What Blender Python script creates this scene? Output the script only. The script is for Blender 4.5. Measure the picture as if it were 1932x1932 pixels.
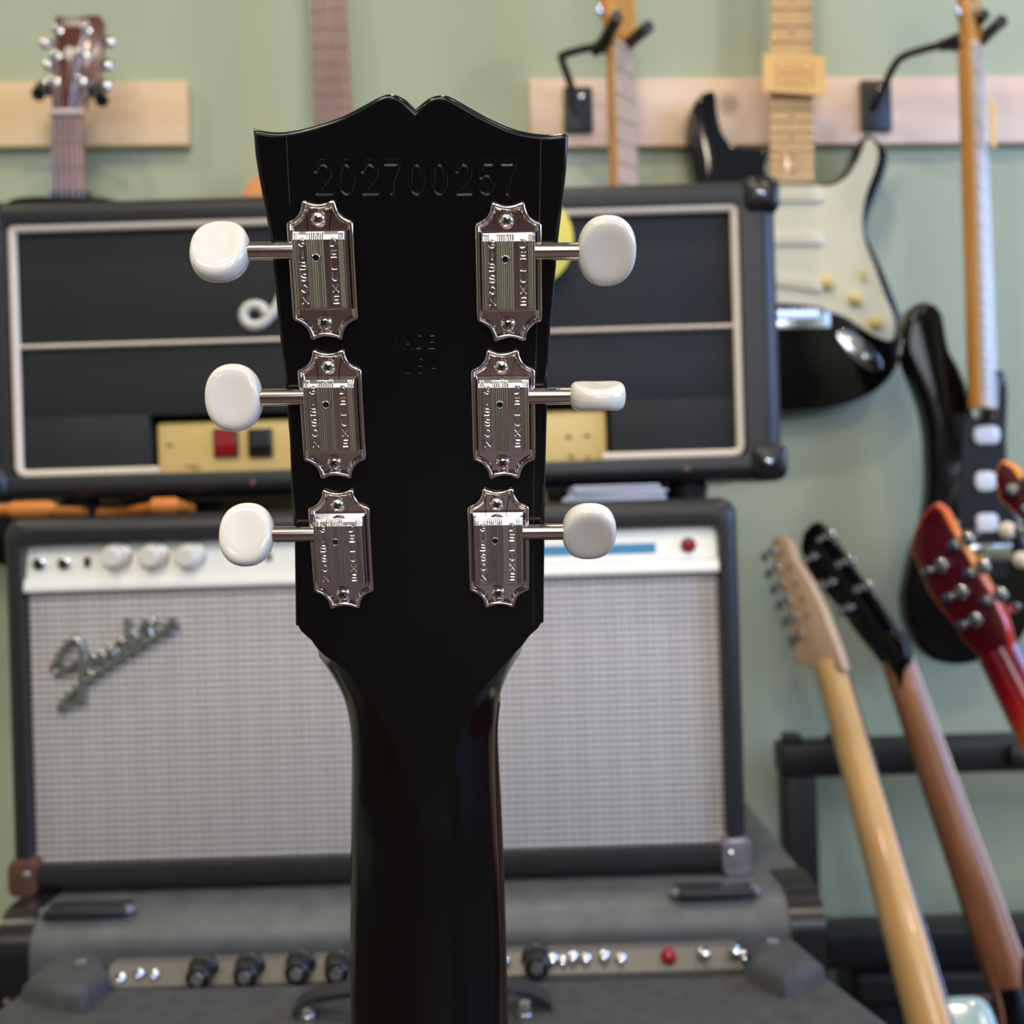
import bpy, math, random
import numpy as np
from mathutils import Matrix, Vector
from mathutils.geometry import delaunay_2d_cdt

for o in list(bpy.data.objects):
    bpy.data.objects.remove(o)
S = bpy.context.scene
COL = S.collection
random.seed(4)

# ------------------------------------------------------------------ camera, world, lights, exposure
F = 2000.0                      # focal length in pixels of the 1932 frame
C0 = 966.0
EYE = Vector((0, 0, 0.95))
ROLL = 0.030
RIGHT = Vector((math.cos(ROLL), 0, -math.sin(ROLL)))
UP = Vector((math.sin(ROLL), 0, math.cos(ROLL)))
FWD = Vector((0, 1, 0))
cam_d = bpy.data.cameras.new('camera')
cam = bpy.data.objects.new('camera', cam_d)
COL.objects.link(cam)
m = Matrix.Identity(4)
for i in range(3):
    m[i][0], m[i][1], m[i][2], m[i][3] = RIGHT[i], UP[i], -FWD[i], EYE[i]
cam.matrix_world = m
cam_d.sensor_width = 36
cam_d.lens = 36 * F / 1932
cam_d.clip_start = 0.02
cam_d.dof.use_dof = True
cam_d.dof.focus_distance = 0.288
cam_d.dof.aperture_fstop = 13.5
S.camera = cam
S.view_settings.view_transform = 'Standard'
S.view_settings.look = 'None'
S.view_settings.gamma = 1
S.view_settings.use_curve_mapping = False
S.view_settings.exposure = 0.0

W = bpy.data.worlds.new('world')
S.world = W
W.use_nodes = True
W.node_tree.nodes['Background'].inputs[0].default_value = (0.55, 0.7, 1.0, 1)
W.node_tree.nodes['Background'].inputs[1].default_value = 0.5


def area(name, loc, rot, sx, sy, power, col, shape='RECTANGLE'):
    l = bpy.data.lights.new(name, 'AREA')
    l.shape = shape
    l.size = sx
    if shape in ('RECTANGLE', 'ELLIPSE'):
        l.size_y = sy
    l.energy = power
    l.color = col
    o = bpy.data.objects.new(name, l)
    o.location = loc
    o.rotation_euler = rot
    COL.objects.link(o)
    return o


# warm ceiling lamps of the shop (small, round) and the daylight window in the right-hand wall
WARM = (1.0, 0.84, 0.62)
for i, (x, y) in enumerate([(-1.5, 0.75), (0.0, 0.55), (1.2, 0.75), (-0.75, -0.6), (0.75, -0.9), (-1.7, -1.9), (0.1, -2.3), (1.7, -2.2)]):
    area('ceiling_lamp', (x, y, 2.66), (0, 0, 0), 0.14, 0.14, 9.5, WARM, 'DISK')
area('ceiling_panel_lamp', (-0.5, -1.5, 2.67), (0, 0, 0), 1.1, 0.5, 26, (1.0, 0.93, 0.82))
area('window_daylight', (2.66, -0.2, 1.65), (0, math.radians(90), 0), 1.05, 2.6, 74, (0.33, 0.52, 1.0))
area('front_fill', (0.6, -3.36, 1.9), (math.radians(90), 0, 0), 2.6, 0.9, 38, (0.86, 0.93, 1.0))  # added front fill for the foreground; the rear wall has no shopfront opening


# ------------------------------------------------------------------ helpers
def srgb(r, g, b):
    def f(c):
        c /= 255.0
        return c / 12.92 if c <= 0.04045 else ((c + 0.055) / 1.055) ** 2.4
    return (f(r), f(g), f(b), 1)


def ray(px, py):
    return RIGHT * ((px - C0) / F) - UP * ((py - C0) / F) + FWD


def P(px, py, d):
    return EYE + ray(px, py) * d


class Fr:
    """a local frame standing in the world: x across, y up, z out of the face"""
    def __init__(s, O, ex, ey, ez):
        s.O, s.ex, s.ey, s.ez = Vector(O), Vector(ex).normalized(), Vector(ey).normalized(), Vector(ez).normalized()
        s.M = Matrix.Identity(4)
        for i in range(3):
            s.M[i][0], s.M[i][1], s.M[i][2], s.M[i][3] = s.ex[i], s.ey[i], s.ez[i], s.O[i]
        s.I = s.M.inverted()

    def L(s, px, py, z=0.0):
        r = ray(px, py)
        t = (s.O + s.ez * z - EYE).dot(s.ez) / r.dot(s.ez)
        p = s.I @ (EYE + r * t)
        return (p.x, p.y)

    def LL(s, pts, z=0.0):
        return [s.L(a, b, z) for a, b in pts]


def frame(O, ey, ez):
    ey = Vector(ey).normalized()
    ez = Vector(ez)
    ez = (ez - ey * ez.dot(ey)).normalized()
    return Fr(O, ey.cross(ez), ey, ez)


WORLD = Fr((0, 0, 0), (1, 0, 0), (0, 1, 0), (0, 0, 1))


class MB:
    def __init__(s):
        s.v, s.f, s.m = [], [], []

    def add(s, vs, fs, mi=0):
        n = len(s.v)
        s.v += [tuple(p) for p in vs]
        s.f += [tuple(n + i for i in f) for f in fs]
        s.m += [mi] * len(fs)

    def xf(s, M):
        s.v = [tuple(M @ Vector(p)) for p in s.v]
        return s

    def join(s, o, M=None):
        vs = o.v if M is None else [tuple(M @ Vector(p)) for p in o.v]
        n = len(s.v)
        s.v += vs
        s.f += [tuple(n + i for i in f) for f in o.f]
        s.m += o.m
        return s

    def loops(s, loops, cap0=True, cap1=True, closed=True, mi=0, capmi=None):
        n = len(loops[0])
        vs = [p for l in loops for p in l]
        fs = []
        for k in range(len(loops) - 1):
            for i in range(n if closed else n - 1):
                j = (i + 1) % n
                fs.append((k * n + i, k * n + j, (k + 1) * n + j, (k + 1) * n + i))
        b = len(s.v)
        s.v += [tuple(p) for p in vs]
        s.f += [tuple(b + i for i in f) for f in fs]
        s.m += [mi] * len(fs)
        cm = mi if capmi is None else capmi
        if cap0:
            s.f.append(tuple(b + i for i in reversed(range(n))))
            s.m.append(cm)
        if cap1:
            s.f.append(tuple(b + (len(loops) - 1) * n + i for i in range(n)))
            s.m.append(cm)
        return s

    def prism(s, o, z0, z1, bev=0.0, seg=3, both=False, sidemi=0, capmi=None):
        """outline (counter-clockwise xy) pushed from z0 to z1 with a rounded rim"""
        a = sum(o[i][0] * o[(i + 1) % len(o)][1] - o[(i + 1) % len(o)][0] * o[i][1] for i in range(len(o)))
        if a < 0:
            o = list(reversed(o))
        L = []
        if both and bev > 0:
            for k in range(seg + 1):
                t = math.pi / 2 * k / seg
                L.append([(x, y, z0 + bev * (1 - math.sin(t))) for x, y in inset(o, bev * (1 - math.cos(math.pi / 2 - (math.pi / 2 - t))) if False else bev * (1 - math.sin(t)) * 0 + bev * (1 - math.sin(t)) if False else bev * (1 - math.cos(math.pi / 2 - t)) * 0 + bev * (1 - math.sin(t)))])
            # the rim circle: inset shrinks as we climb
            L = []
            for k in range(seg + 1):
                t = math.pi / 2 * k / seg
                L.append([(x, y, z0 + bev * (1 - math.cos(t))) for x, y in inset(o, bev * (1 - math.sin(t)))])
        else:
            L.append([(x, y, z0) for x, y in o])
        if bev > 0:
            for k in range(seg + 1):
                t = math.pi / 2 * k / seg
                L.append([(x, y, z1 - bev + bev * math.sin(t)) for x, y in inset(o, bev * (1 - math.cos(t)))])
        else:
            L.append([(x, y, z1) for x, y in o])
        return s.loops(L, mi=sidemi, capmi=capmi)

    def box(s, c, d, bev=0.0, seg=2):
        cx, cy, cz = c
        w, h = d[0] / 2, d[1] / 2
        o = [(cx - w, cy - h), (cx + w, cy - h), (cx + w, cy + h), (cx - w, cy + h)]
        if bev > 0:
            o = rrect(cx, cy, d[0], d[1], bev, seg)
        return s.prism(o, cz - d[2] / 2, cz + d[2] / 2, bev, seg, both=True)

    def tube(s, pts, r, n=10, flat=1.0, cap=True):
        pts = [Vector(p) for p in pts]
        rr = r if isinstance(r, (list, tuple)) else [r] * len(pts)
        t0 = (pts[1] - pts[0]).normalized()
        a = Vector((0, 0, 1)) if abs(t0.z) < 0.9 else Vector((1, 0, 0))
        u = (a - t0 * a.dot(t0)).normalized()
        L = []
        for i, p in enumerate(pts):
            t = (pts[min(i + 1, len(pts) - 1)] - pts[max(i - 1, 0)]).normalized()
            u = (u - t * u.dot(t)).normalized()
            w = t.cross(u)
            L.append([p + (u * math.cos(2 * math.pi * k / n) * flat + w * math.sin(2 * math.pi * k / n)) * rr[i] for k in range(n)])
        return s.loops(L, cap, cap)

    def lathe(s, prof, c=(0, 0, 0), axis='z', n=24):
        """profile of (radius, height)"""
        L = []
        for r, h in prof:
            l = []
            for k in range(n):
                a = 2 * math.pi * k / n
                x, y = r * math.cos(a), r * math.sin(a)
                if axis == 'z':
                    l.append((c[0] + x, c[1] + y, c[2] + h))
                elif axis == 'x':
                    l.append((c[0] + h, c[1] + x, c[2] + y))
                else:
                    l.append((c[0] + y, c[1] + h, c[2] + x))
            L.append(l)
        return s.loops(L)

    def mesh(s, name, mats, smooth=35):
        me = bpy.data.meshes.new(name)
        me.from_pydata(s.v, [], s.f)
        for mt in (mats if isinstance(mats, (list, tuple)) else [mats]):
            me.materials.append(mt)
        me.polygons.foreach_set('material_index', s.m)
        me.update()
        if smooth:
            me.polygons.foreach_set('use_smooth', [True] * len(me.polygons))
            if smooth < 180:
                me.set_sharp_from_angle(angle=math.radians(smooth))
        return me


def inset(o, d):
    if abs(d) < 1e-9:
        return [tuple(p) for p in o]
    n = len(o)
    out = []
    for i in range(n):
        a, b, c = Vector(o[i - 1]), Vector(o[i]), Vector(o[(i + 1) % n])
        e1, e2 = (b - a), (c - b)
        if e1.length < 1e-9 or e2.length < 1e-9:
            e1 = e2 = (c - a)
        e1.normalize(); e2.normalize()
        n1, n2 = Vector((-e1.y, e1.x)), Vector((-e2.y, e2.x))
        nn = n1 + n2
        k = nn.length
        if k < 1e-6:
            out.append(tuple(b)); continue
        nn /= k
        q = max(nn.dot(n1), 0.55)
        p = b + nn * d / q
        out.append((p.x, p.y))
    return out


def rrect(cx, cy, w, h, r, seg=4):
    r = min(r, w / 2 - 1e-6, h / 2 - 1e-6)
    o = []
    for (sx, sy, a0) in ((1, -1, -90), (1, 1, 0), (-1, 1, 90), (-1, -1, 180)):
        for k in range(seg + 1):
            a = math.radians(a0 + 90 * k / seg)
            o.append((cx + sx * (w / 2 - r) + r * math.cos(a), cy + sy * (h / 2 - r) + r * math.sin(a)))
    return o


def spline(pts, n=6, closed=False):
    """Catmull-Rom through the points"""
    p = [Vector(q) for q in pts]
    N = len(p)
    out = []
    for i in range(N if closed else N - 1):
        if closed:
            a, b, c, d = p[i - 1], p[i], p[(i + 1) % N], p[(i + 2) % N]
        else:
            a, b, c, d = p[max(i - 1, 0)], p[i], p[i + 1], p[min(i + 2, N - 1)]
        for k in range(n):
            t = k / n
            out.append(tuple(0.5 * ((2 * b) + (c - a) * t + (2 * a - 5 * b + 4 * c - d) * t * t + (3 * b - a - 3 * c + d) * t ** 3)))
    if not closed:
        out.append(tuple(p[-1]))
    return out


def thing(name, label, cat, fr=WORLD, group=None):
    o = bpy.data.objects.new(name, None)
    o.empty_display_size = 0.05
    COL.objects.link(o)
    o.matrix_world = fr.M
    o['label'] = label
    o['category'] = cat
    if group:
        o['group'] = group
    o['_f'] = 1
    FRAMES[o.name] = fr
    return o


FRAMES = {}


def part(name, mb, mats, parent, label=None, smooth=35, fr=None, local=None):
    """mb is in fr (default: the thing's own frame)"""
    root = parent
    while root.parent:
        root = root.parent
    tf = FRAMES[root.name]
    if fr is not None and fr is not tf:
        mb.xf(tf.I @ fr.M)
    o = bpy.data.objects.new(name, mb.mesh(name, mats, smooth))
    COL.objects.link(o)
    o.parent = parent
    if local is not None:
        o.matrix_local = local
    if label:
        o['label'] = label
    return o


def clone(o, parent, M=None):
    c = o.copy()
    COL.objects.link(c)
    c.parent = parent
    if M is not None:
        c.matrix_local = M
    for ch in list(o.children):
        clone(ch, c)
    return c


def struct(name, mb, mats, smooth=35):
    o = bpy.data.objects.new(name, mb.mesh(name, mats, smooth))
    COL.objects.link(o)
    o['kind'] = 'structure'
    return o


# ------------------------------------------------------------------ materials
def mat(name, col, rough=0.5, metal=0.0, coat=0.0, spec=0.5, sss=0.0, bump=None, var=None, coatr=0.05):
    """bump=(scale, strength, distance) of a noise; var=(scale, amount) colour variation"""
    mt = bpy.data.materials.new(name)
    mt.use_nodes = True
    nt = mt.node_tree
    b = nt.nodes['Principled BSDF']
    col = tuple(col) if len(col) == 4 else tuple(col) + (1,)
    b.inputs['Base Color'].default_value = col
    b.inputs['Roughness'].default_value = rough
    b.inputs['Metallic'].default_value = metal
    b.inputs['Coat Weight'].default_value = coat
    b.inputs['Coat Roughness'].default_value = coatr
    b.inputs['Specular IOR Level'].default_value = spec
    if sss:
        b.inputs['Subsurface Weight'].default_value = sss
        b.inputs['Subsurface Radius'].default_value = (0.004, 0.003, 0.002)
    tc = nt.nodes.new('ShaderNodeTexCoord')
    if bump:
        n = nt.nodes.new('ShaderNodeTexNoise')
        n.inputs['Scale'].default_value = bump[0]
        n.inputs['Detail'].default_value = 3
        nt.links.new(tc.outputs['Object'], n.inputs['Vector'])
        bn = nt.nodes.new('ShaderNodeBump')
        bn.inputs['Strength'].default_value = bump[1]
        bn.inputs['Distance'].default_value = bump[2]
        nt.links.new(n.outputs['Fac'], bn.inputs['Height'])
        nt.links.new(bn.outputs['Normal'], b.inputs['Normal'])
    if var:
        n = nt.nodes.new('ShaderNodeTexNoise')
        n.inputs['Scale'].default_value = var[0]
        n.inputs['Detail'].default_value = 4
        nt.links.new(tc.outputs['Object'], n.inputs['Vector'])
        r = nt.nodes.new('ShaderNodeValToRGB')
        r.color_ramp.elements[0].position = 0.3
        r.color_ramp.elements[1].position = 0.7
        r.color_ramp.elements[0].color = tuple(c * (1 - var[1]) for c in col[:3]) + (1,)
        r.color_ramp.elements[1].color = tuple(min(1, c * (1 + var[1])) for c in col[:3]) + (1,)
        nt.links.new(n.outputs['Fac'], r.inputs['Fac'])
        nt.links.new(r.outputs['Color'], b.inputs['Base Color'])
    return mt


def wood(name, c1, c2, axis=1, scale=14, stretch=12, rough=0.45, coat=0.0, knots=False):
    """grain running along one axis of the object"""
    mt = mat(name, c1, rough, coat=coat)
    nt = mt.node_tree
    b = nt.nodes['Principled BSDF']
    tc = nt.nodes['Texture Coordinate'] if 'Texture Coordinate' in nt.nodes else nt.nodes.new('ShaderNodeTexCoord')
    mp = nt.nodes.new('ShaderNodeMapping')
    sc = [scale * stretch / 4] * 3
    sc[axis] = scale / 4
    mp.inputs['Scale'].default_value = sc
    nt.links.new(tc.outputs['Object'], mp.inputs['Vector'])
    n = nt.nodes.new('ShaderNodeTexNoise')
    n.inputs['Scale'].default_value = 1.0
    n.inputs['Detail'].default_value = 5
    n.inputs['Distortion'].default_value = 0.6
    nt.links.new(mp.outputs['Vector'], n.inputs['Vector'])
    r = nt.nodes.new('ShaderNodeValToRGB')
    r.color_ramp.elements[0].position = 0.3
    r.color_ramp.elements[1].position = 0.72
    r.color_ramp.elements[0].color = c2
    r.color_ramp.elements[1].color = c1
    nt.links.new(n.outputs['Fac'], r.inputs['Fac'])
    last = r.outputs['Color']
    if knots:
        v = nt.nodes.new('ShaderNodeTexVoronoi')
        v.inputs['Scale'].default_value = 6.5
        nt.links.new(tc.outputs['Object'], v.inputs['Vector'])
        kr = nt.nodes.new('ShaderNodeValToRGB')
        kr.color_ramp.elements[0].position = 0.05
        kr.color_ramp.elements[1].position = 0.15
        kr.color_ramp.elements[0].color = (0.45, 0.45, 0.45, 1)
        kr.color_ramp.elements[1].color = (1, 1, 1, 1)
        nt.links.new(v.outputs['Distance'], kr.inputs['Fac'])
        mx = nt.nodes.new('ShaderNodeMixRGB')
        mx.blend_type = 'MULTIPLY'
        mx.inputs['Fac'].default_value = 1
        nt.links.new(last, mx.inputs['Color1'])
        nt.links.new(kr.outputs['Color'], mx.inputs['Color2'])
        last = mx.outputs['Color']
    nt.links.new(last, b.inputs['Base Color'])
    return mt


def grille():
    mt = mat('woven_grille_cloth', srgb(178, 174, 172), 0.6)
    nt = mt.node_tree
    b = nt.nodes['Principled BSDF']
    tc = nt.nodes.new('ShaderNodeTexCoord')
    sp = nt.nodes.new('ShaderNodeSeparateXYZ')
    # slight waviness of the threads
    nz = nt.nodes.new('ShaderNodeTexNoise')
    nz.inputs['Scale'].default_value = 60
    nt.links.new(tc.outputs['Object'], nz.inputs['Vector'])
    ad = nt.nodes.new('ShaderNodeVectorMath'); ad.operation = 'MULTIPLY_ADD'
    ad.inputs[1].default_value = (0.0012,) * 3
    nt.links.new(nz.outputs['Color'], ad.inputs[0])
    nt.links.new(tc.outputs['Object'], ad.inputs[2])
    nt.links.new(ad.outputs[0], sp.inputs[0])

    def math_(op, a, c=None):
        n = nt.nodes.new('ShaderNodeMath'); n.operation = op
        for i, q in enumerate((a, c)):
            if q is None: continue
            if isinstance(q, (int, float)): n.inputs[i].default_value = q
            else: nt.links.new(q, n.inputs[i])
        return n.outputs[0]
    px, pz = 0.0064, 0.0053
    cx = math_('COSINE', math_('MULTIPLY', sp.outputs['X'], 2 * math.pi / px))
    cz = math_('COSINE', math_('MULTIPLY', sp.outputs['Z'], 2 * math.pi / pz))
    cx2 = math_('COSINE', math_('MULTIPLY', sp.outputs['X'], 2 * math.pi / px / 4))
    h = math_('ADD', math_('MULTIPLY', cx, 0.17), math_('MULTIPLY', math_('MULTIPLY', cz, math_('ABSOLUTE', cz)), 0.85))
    h = math_('ADD', h, math_('MULTIPLY', cx2, 0.04))
    h = math_('ADD', math_('MULTIPLY', h, 0.6), 0.55)
    r = nt.nodes.new('ShaderNodeValToRGB')
    r.color_ramp.elements[0].position = 0.12
    r.color_ramp.elements[1].position = 0.95
    r.color_ramp.elements[0].color = srgb(104, 102, 98)
    r.color_ramp.elements[1].color = srgb(236, 230, 232)
    e = r.color_ramp.elements.new(0.5)
    e.color = srgb(172, 167, 165)
    nt.links.new(h, r.inputs['Fac'])
    nt.links.new(r.outputs['Color'], b.inputs['Base Color'])
    bn = nt.nodes.new('ShaderNodeBump')
    bn.inputs['Strength'].default_value = 0.5
    bn.inputs['Distance'].default_value = 0.0008
    nt.links.new(h, bn.inputs['Height'])
    nt.links.new(bn.outputs['Normal'], b.inputs['Normal'])
    return mt


M = {}
M['wall'] = mat('sage_wall_paint', srgb(172, 182, 154), 0.55, var=(1.6, 0.05), bump=(90, 0.08, 0.002))
M['wall2'] = mat('rear_wall_paint', srgb(104, 88, 88), 0.6)
M['ceil'] = mat('ceiling_paint', srgb(190, 178, 160), 0.7)
M['floor'] = wood('floor_boards', srgb(86, 66, 64), srgb(44, 34, 38), 1, 8, 10, 0.4)
M['pine'] = wood('pine_board', srgb(246, 220, 178), srgb(228, 188, 142), 0, 9, 8, 0.55, knots=True)
M['pine2'] = wood('pink_pine_board', srgb(244, 220, 198), srgb(230, 196, 170), 0, 9, 8, 0.55, knots=True)
M['black'] = mat('black_lacquer', (0.0035, 0.0035, 0.004), 0.16, coat=0.0, spec=0.35, bump=(260, 0.02, 0.0004))
M['blackneck'] = mat('black_neck_lacquer', (0.004, 0.0035, 0.0035), 0.13, spec=0.32, bump=(60, 0.04, 0.0005))
M['seam'] = mat('lacquer_seam', (0.035, 0.035, 0.036), 0.35)
M['nickel'] = mat('polished_nickel', srgb(218, 208, 204), 0.11, metal=1)
M['shaft'] = mat('nickel_shaft', srgb(206, 192, 180), 0.16, metal=1)
M['screw'] = mat('screw_steel', srgb(225, 215, 205), 0.2, metal=1)
M['hole'] = mat('dark_hole', (0.004, 0.004, 0.004), 0.6)
M['white'] = mat('white_button_plastic', srgb(242, 236, 228), 0.1, coat=0.6, sss=0.35)
M['tolex'] = mat('black_vinyl_cover', srgb(33, 33, 37), 0.38, bump=(700, 0.35, 0.0006), var=(60, 0.12))
M['tolex_blue'] = mat('dark_vinyl_cover', srgb(34, 36, 42), 0.42, bump=(700, 0.3, 0.0006))
M['tolex_grey'] = mat('worn_grey_vinyl', srgb(84, 87, 89), 0.42, bump=(500, 0.4, 0.0008), var=(40, 0.18))
M['carpet'] = mat('charcoal_carpet', srgb(68, 69, 72), 0.8, bump=(900, 0.6, 0.001), var=(90, 0.2))
M['cloth'] = mat('dark_speaker_cloth', srgb(31, 34, 38), 0.75, bump=(900, 0.3, 0.0005), var=(25, 0.06))
M['piping'] = mat('white_piping', srgb(224, 212, 196), 0.4)
M['gold'] = mat('gold_panel', srgb(240, 208, 132), 0.42, metal=0.1)
M['goldprint'] = mat('gold_panel_print', srgb(120, 102, 52), 0.5)
M['redsw'] = mat('red_rocker', srgb(150, 14, 28), 0.3)
M['blackp'] = mat('black_plastic', (0.008, 0.008, 0.009), 0.3)
M['blackgloss'] = mat('black_gloss_body', (0.003, 0.003, 0.0035), 0.1, spec=0.4)
M['corner'] = mat('corner_plastic', (0.01, 0.01, 0.012), 0.25)
M['logo'] = mat('white_script', srgb(215, 215, 208), 0.35)
M['logodark'] = mat('grey_chrome_script', srgb(176, 178, 172), 0.2, metal=0.9)
M['alu'] = mat('bright_aluminium', srgb(255, 254, 246), 0.3, metal=0.15)
M['alublue'] = mat('blue_panel_print', srgb(90, 160, 205), 0.5)
M['chrome'] = mat('chrome', (0.72, 0.72, 0.75, 1), 0.16, metal=1)
M['knob'] = mat('silver_knob', srgb(240, 236, 224), 0.3, metal=0.15)
M['yellow'] = mat('yellow_card', srgb(236, 220, 96), 0.5)
M['grille'] = grille()
M['maple'] = wood('maple', srgb(228, 186, 128), srgb(212, 166, 104), 1, 20, 10, 0.35, coat=0.3)
M['maplepale'] = wood('pale_maple', srgb(216, 186, 158), srgb(196, 164, 136), 1, 20, 10, 0.5, coat=0.0)
M['amber'] = wood('amber_maple', srgb(226, 160, 70), srgb(200, 130, 48), 1, 20, 10, 0.3, coat=0.4)
M['rose'] = wood('rosewood', srgb(150, 108, 88), srgb(118, 80, 66), 1, 24, 14, 0.4)
M['rosedark'] = mat('dark_rosewood', srgb(58, 34, 26), 0.4)
M['mahog'] = wood('reddish_mahogany', srgb(108, 58, 46), srgb(84, 42, 34), 1, 22, 14, 0.22, coat=0.5)
M['browneck'] = wood('brown_neck_wood', srgb(172, 116, 80), srgb(122, 76, 50), 1, 16, 10, 0.35, coat=0.3)
M['orangebody'] = mat('orange_spruce_top', srgb(226, 150, 92), 0.3, coat=0.4)
M['cream'] = mat('cream_plastic', srgb(226, 222, 196), 0.22, coat=0.3)
M['binding'] = mat('cream_binding', srgb(246, 228, 206), 0.35)
M['creamknob'] = mat('aged_cream_plastic', srgb(226, 204, 140), 0.3)
M['pearl'] = mat('white_pickup_cover', srgb(226, 230, 240), 0.25)
M['string'] = mat('steel_string', (0.7, 0.68, 0.64, 1), 0.3, metal=1)
M['inlay'] = mat('dark_inlay', srgb(120, 84, 50), 0.5)
M['frettang'] = mat('fret_wire', (0.65, 0.6, 0.52, 1), 0.25, metal=1)
M['hang'] = mat('black_powder_coat', (0.012, 0.011, 0.011), 0.4)
M['card'] = mat('yellow_cardboard', srgb(238, 190, 118), 0.6)
M['cardprint'] = mat('brown_card_print', srgb(196, 148, 96), 0.7)
M['maroon'] = mat('maroon_lacquer', srgb(84, 8, 20), 0.25, coat=0.5)
M['paleblue'] = mat('pale_blue_lacquer', srgb(184, 216, 222), 0.15, coat=0.6)
M['orangecord'] = mat('orange_cord_rubber', srgb(206, 122, 46), 0.5)
M['paper'] = mat('white_paper', srgb(205, 212, 232), 0.6)
M['rack'] = mat('black_steel_frame', (0.012, 0.012, 0.012), 0.45)
M['rusty'] = mat('worn_brown_corner', srgb(120, 88, 76), 0.35, metal=0.6)
M['steelcorner'] = mat('worn_steel_corner', srgb(170, 165, 180), 0.3, metal=0.8)
M['stickrod'] = mat('dark_control_strip', srgb(104, 102, 98), 0.45, metal=0.3)
M['glow'] = mat('red_jewel', srgb(150, 30, 40), 0.2)


def burst(name, stops, axis='Y', y0=0.0, y1=1.0):
    """a lacquer that shades from colour to colour along the neck (sprayed finish)"""
    mt = mat(name, stops[0][1], 0.2, coat=0.5)
    nt = mt.node_tree
    tc = nt.nodes.new('ShaderNodeTexCoord')
    sp = nt.nodes.new('ShaderNodeSeparateXYZ')
    nt.links.new(tc.outputs['Object'], sp.inputs[0])
    mr = nt.nodes.new('ShaderNodeMapRange')
    mr.inputs['From Min'].default_value = y0
    mr.inputs['From Max'].default_value = y1
    nt.links.new(sp.outputs[axis], mr.inputs['Value'])
    r = nt.nodes.new('ShaderNodeValToRGB')
    r.color_ramp.elements[0].position = stops[0][0]
    r.color_ramp.elements[0].color = stops[0][1]
    r.color_ramp.elements[1].position = stops[-1][0]
    r.color_ramp.elements[1].color = stops[-1][1]
    for p, c in stops[1:-1]:
        e = r.color_ramp.elements.new(p)
        e.color = c
    nt.links.new(mr.outputs['Result'], r.inputs['Fac'])
    nt.links.new(r.outputs['Color'], nt.nodes['Principled BSDF'].inputs['Base Color'])
    return mt


# ------------------------------------------------------------------ stroke lettering
def arc(cx, cy, rx, ry, a0, a1, n=10):
    return [(cx + rx * math.cos(math.radians(a0 + (a1 - a0) * k / n)), cy + ry * math.sin(math.radians(a0 + (a1 - a0) * k / n))) for k in range(n + 1)]


GLY = {
    'G': [arc(.35, .5, .35, .5, 45, 340, 14), [(.68, .33), (.68, .45), (.42, .45)]],
    'I': [[(.35, 0), (.35, 1)]],
    'B': [[(.02, 0), (.02, 1)], [(.02, 1), (.38, 1)] + arc(.38, .76, .27, .24, 90, -90, 8) + [(.02, .52)], [(.38, .52)] + arc(.4, .26, .3, .26, 90, -90, 8) + [(.02, 0)]],
    'S': [arc(.35, .75, .3, .25, 40, 270, 10) + arc(.35, .25, .33, .25, 90, -145, 10)],
    'O': [arc(.35, .5, .35, .5, 0, 360, 18)],
    'N': [[(0, 0), (0, 1), (.68, 0), (.68, 1)]],
    'D': [[(.02, 0), (.02, 1), (.28, 1)] + arc(.3, .5, .38, .5, 90, -90, 12) + [(.02, 0)]],
    'E': [[(.62, 1), (.02, 1), (.02, 0), (.62, 0)], [(.02, .5), (.55, .5)]],
    'L': [[(.04, 1), (.04, 0), (.62, 0)]],
    'U': [[(.02, 1), (.02, .35)] + arc(.35, .33, .33, .33, 180, 360, 10) + [(.68, 1)]],
    'X': [[(0, 0), (.68, 1)], [(0, 1), (.68, 0)]],
    'M': [[(0, 0), (0, 1), (.38, .35), (.76, 1), (.76, 0)]],
    'A': [[(0, 0), (.35, 1), (.7, 0)], [(.13, .35), (.57, .35)]],
    'Y': [[(0, 1), (.35, .5), (.7, 1)], [(.35, .5), (.35, 0)]],
    'H': [[(0, 0), (0, 1)], [(.66, 0), (.66, 1)], [(0, .5), (.66, .5)]],
    '2': [arc(.33, .7, .31, .3, 170, -30, 12) + [(.02, 0), (.68, 0)]],
    '0': [arc(.33, .5, .31, .5, 0, 360, 20)],
    '7': [[(.02, 1), (.66, 1), (.3, .35), (.26, 0)]],
    '5': [[(.6, 1), (.12, 1), (.06, .55)] + arc(.32, .32, .32, .32, 130, -150, 14)],
}


def glyph(ch, x, y, w, h):
    return [[(x + a * w / 0.7, y + b * h) for a, b in st] for st in GLY[ch]]


def seg_dist(X, Y, strokes):
    """distance of each grid point to the nearest stroke"""
    D = np.full(X.shape, 9.0)
    for st in strokes:
        for (ax, ay), (bx, by) in zip(st[:-1], st[1:]):
            dx, dy = bx - ax, by - ay
            q = dx * dx + dy * dy
            if q < 1e-14:
                continue
            x0, x1 = min(ax, bx) - 0.0025, max(ax, bx) + 0.0025
            y0, y1 = min(ay, by) - 0.0025, max(ay, by) + 0.0025
            mk = (X > x0) & (X < x1) & (Y > y0) & (Y < y1)
            if not mk.any():
                continue
            xx, yy = X[mk], Y[mk]
            t = np.clip(((xx - ax) * dx + (yy - ay) * dy) / q, 0, 1)
            D[mk] = np.minimum(D[mk], np.hypot(xx - ax - t * dx, yy - ay - t * dy))
    return D


def grid_faces(nx, ny):
    i = np.arange(nx - 1)[None, :] + (np.arange(ny - 1) * nx)[:, None]
    i = i.ravel()
    return np.stack([i, i + 1, i + nx + 1, i + nx], 1).tolist()


# ------------------------------------------------------------------ the room
def wall_y(x):
    return 1.56 + 0.06 * x


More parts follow.
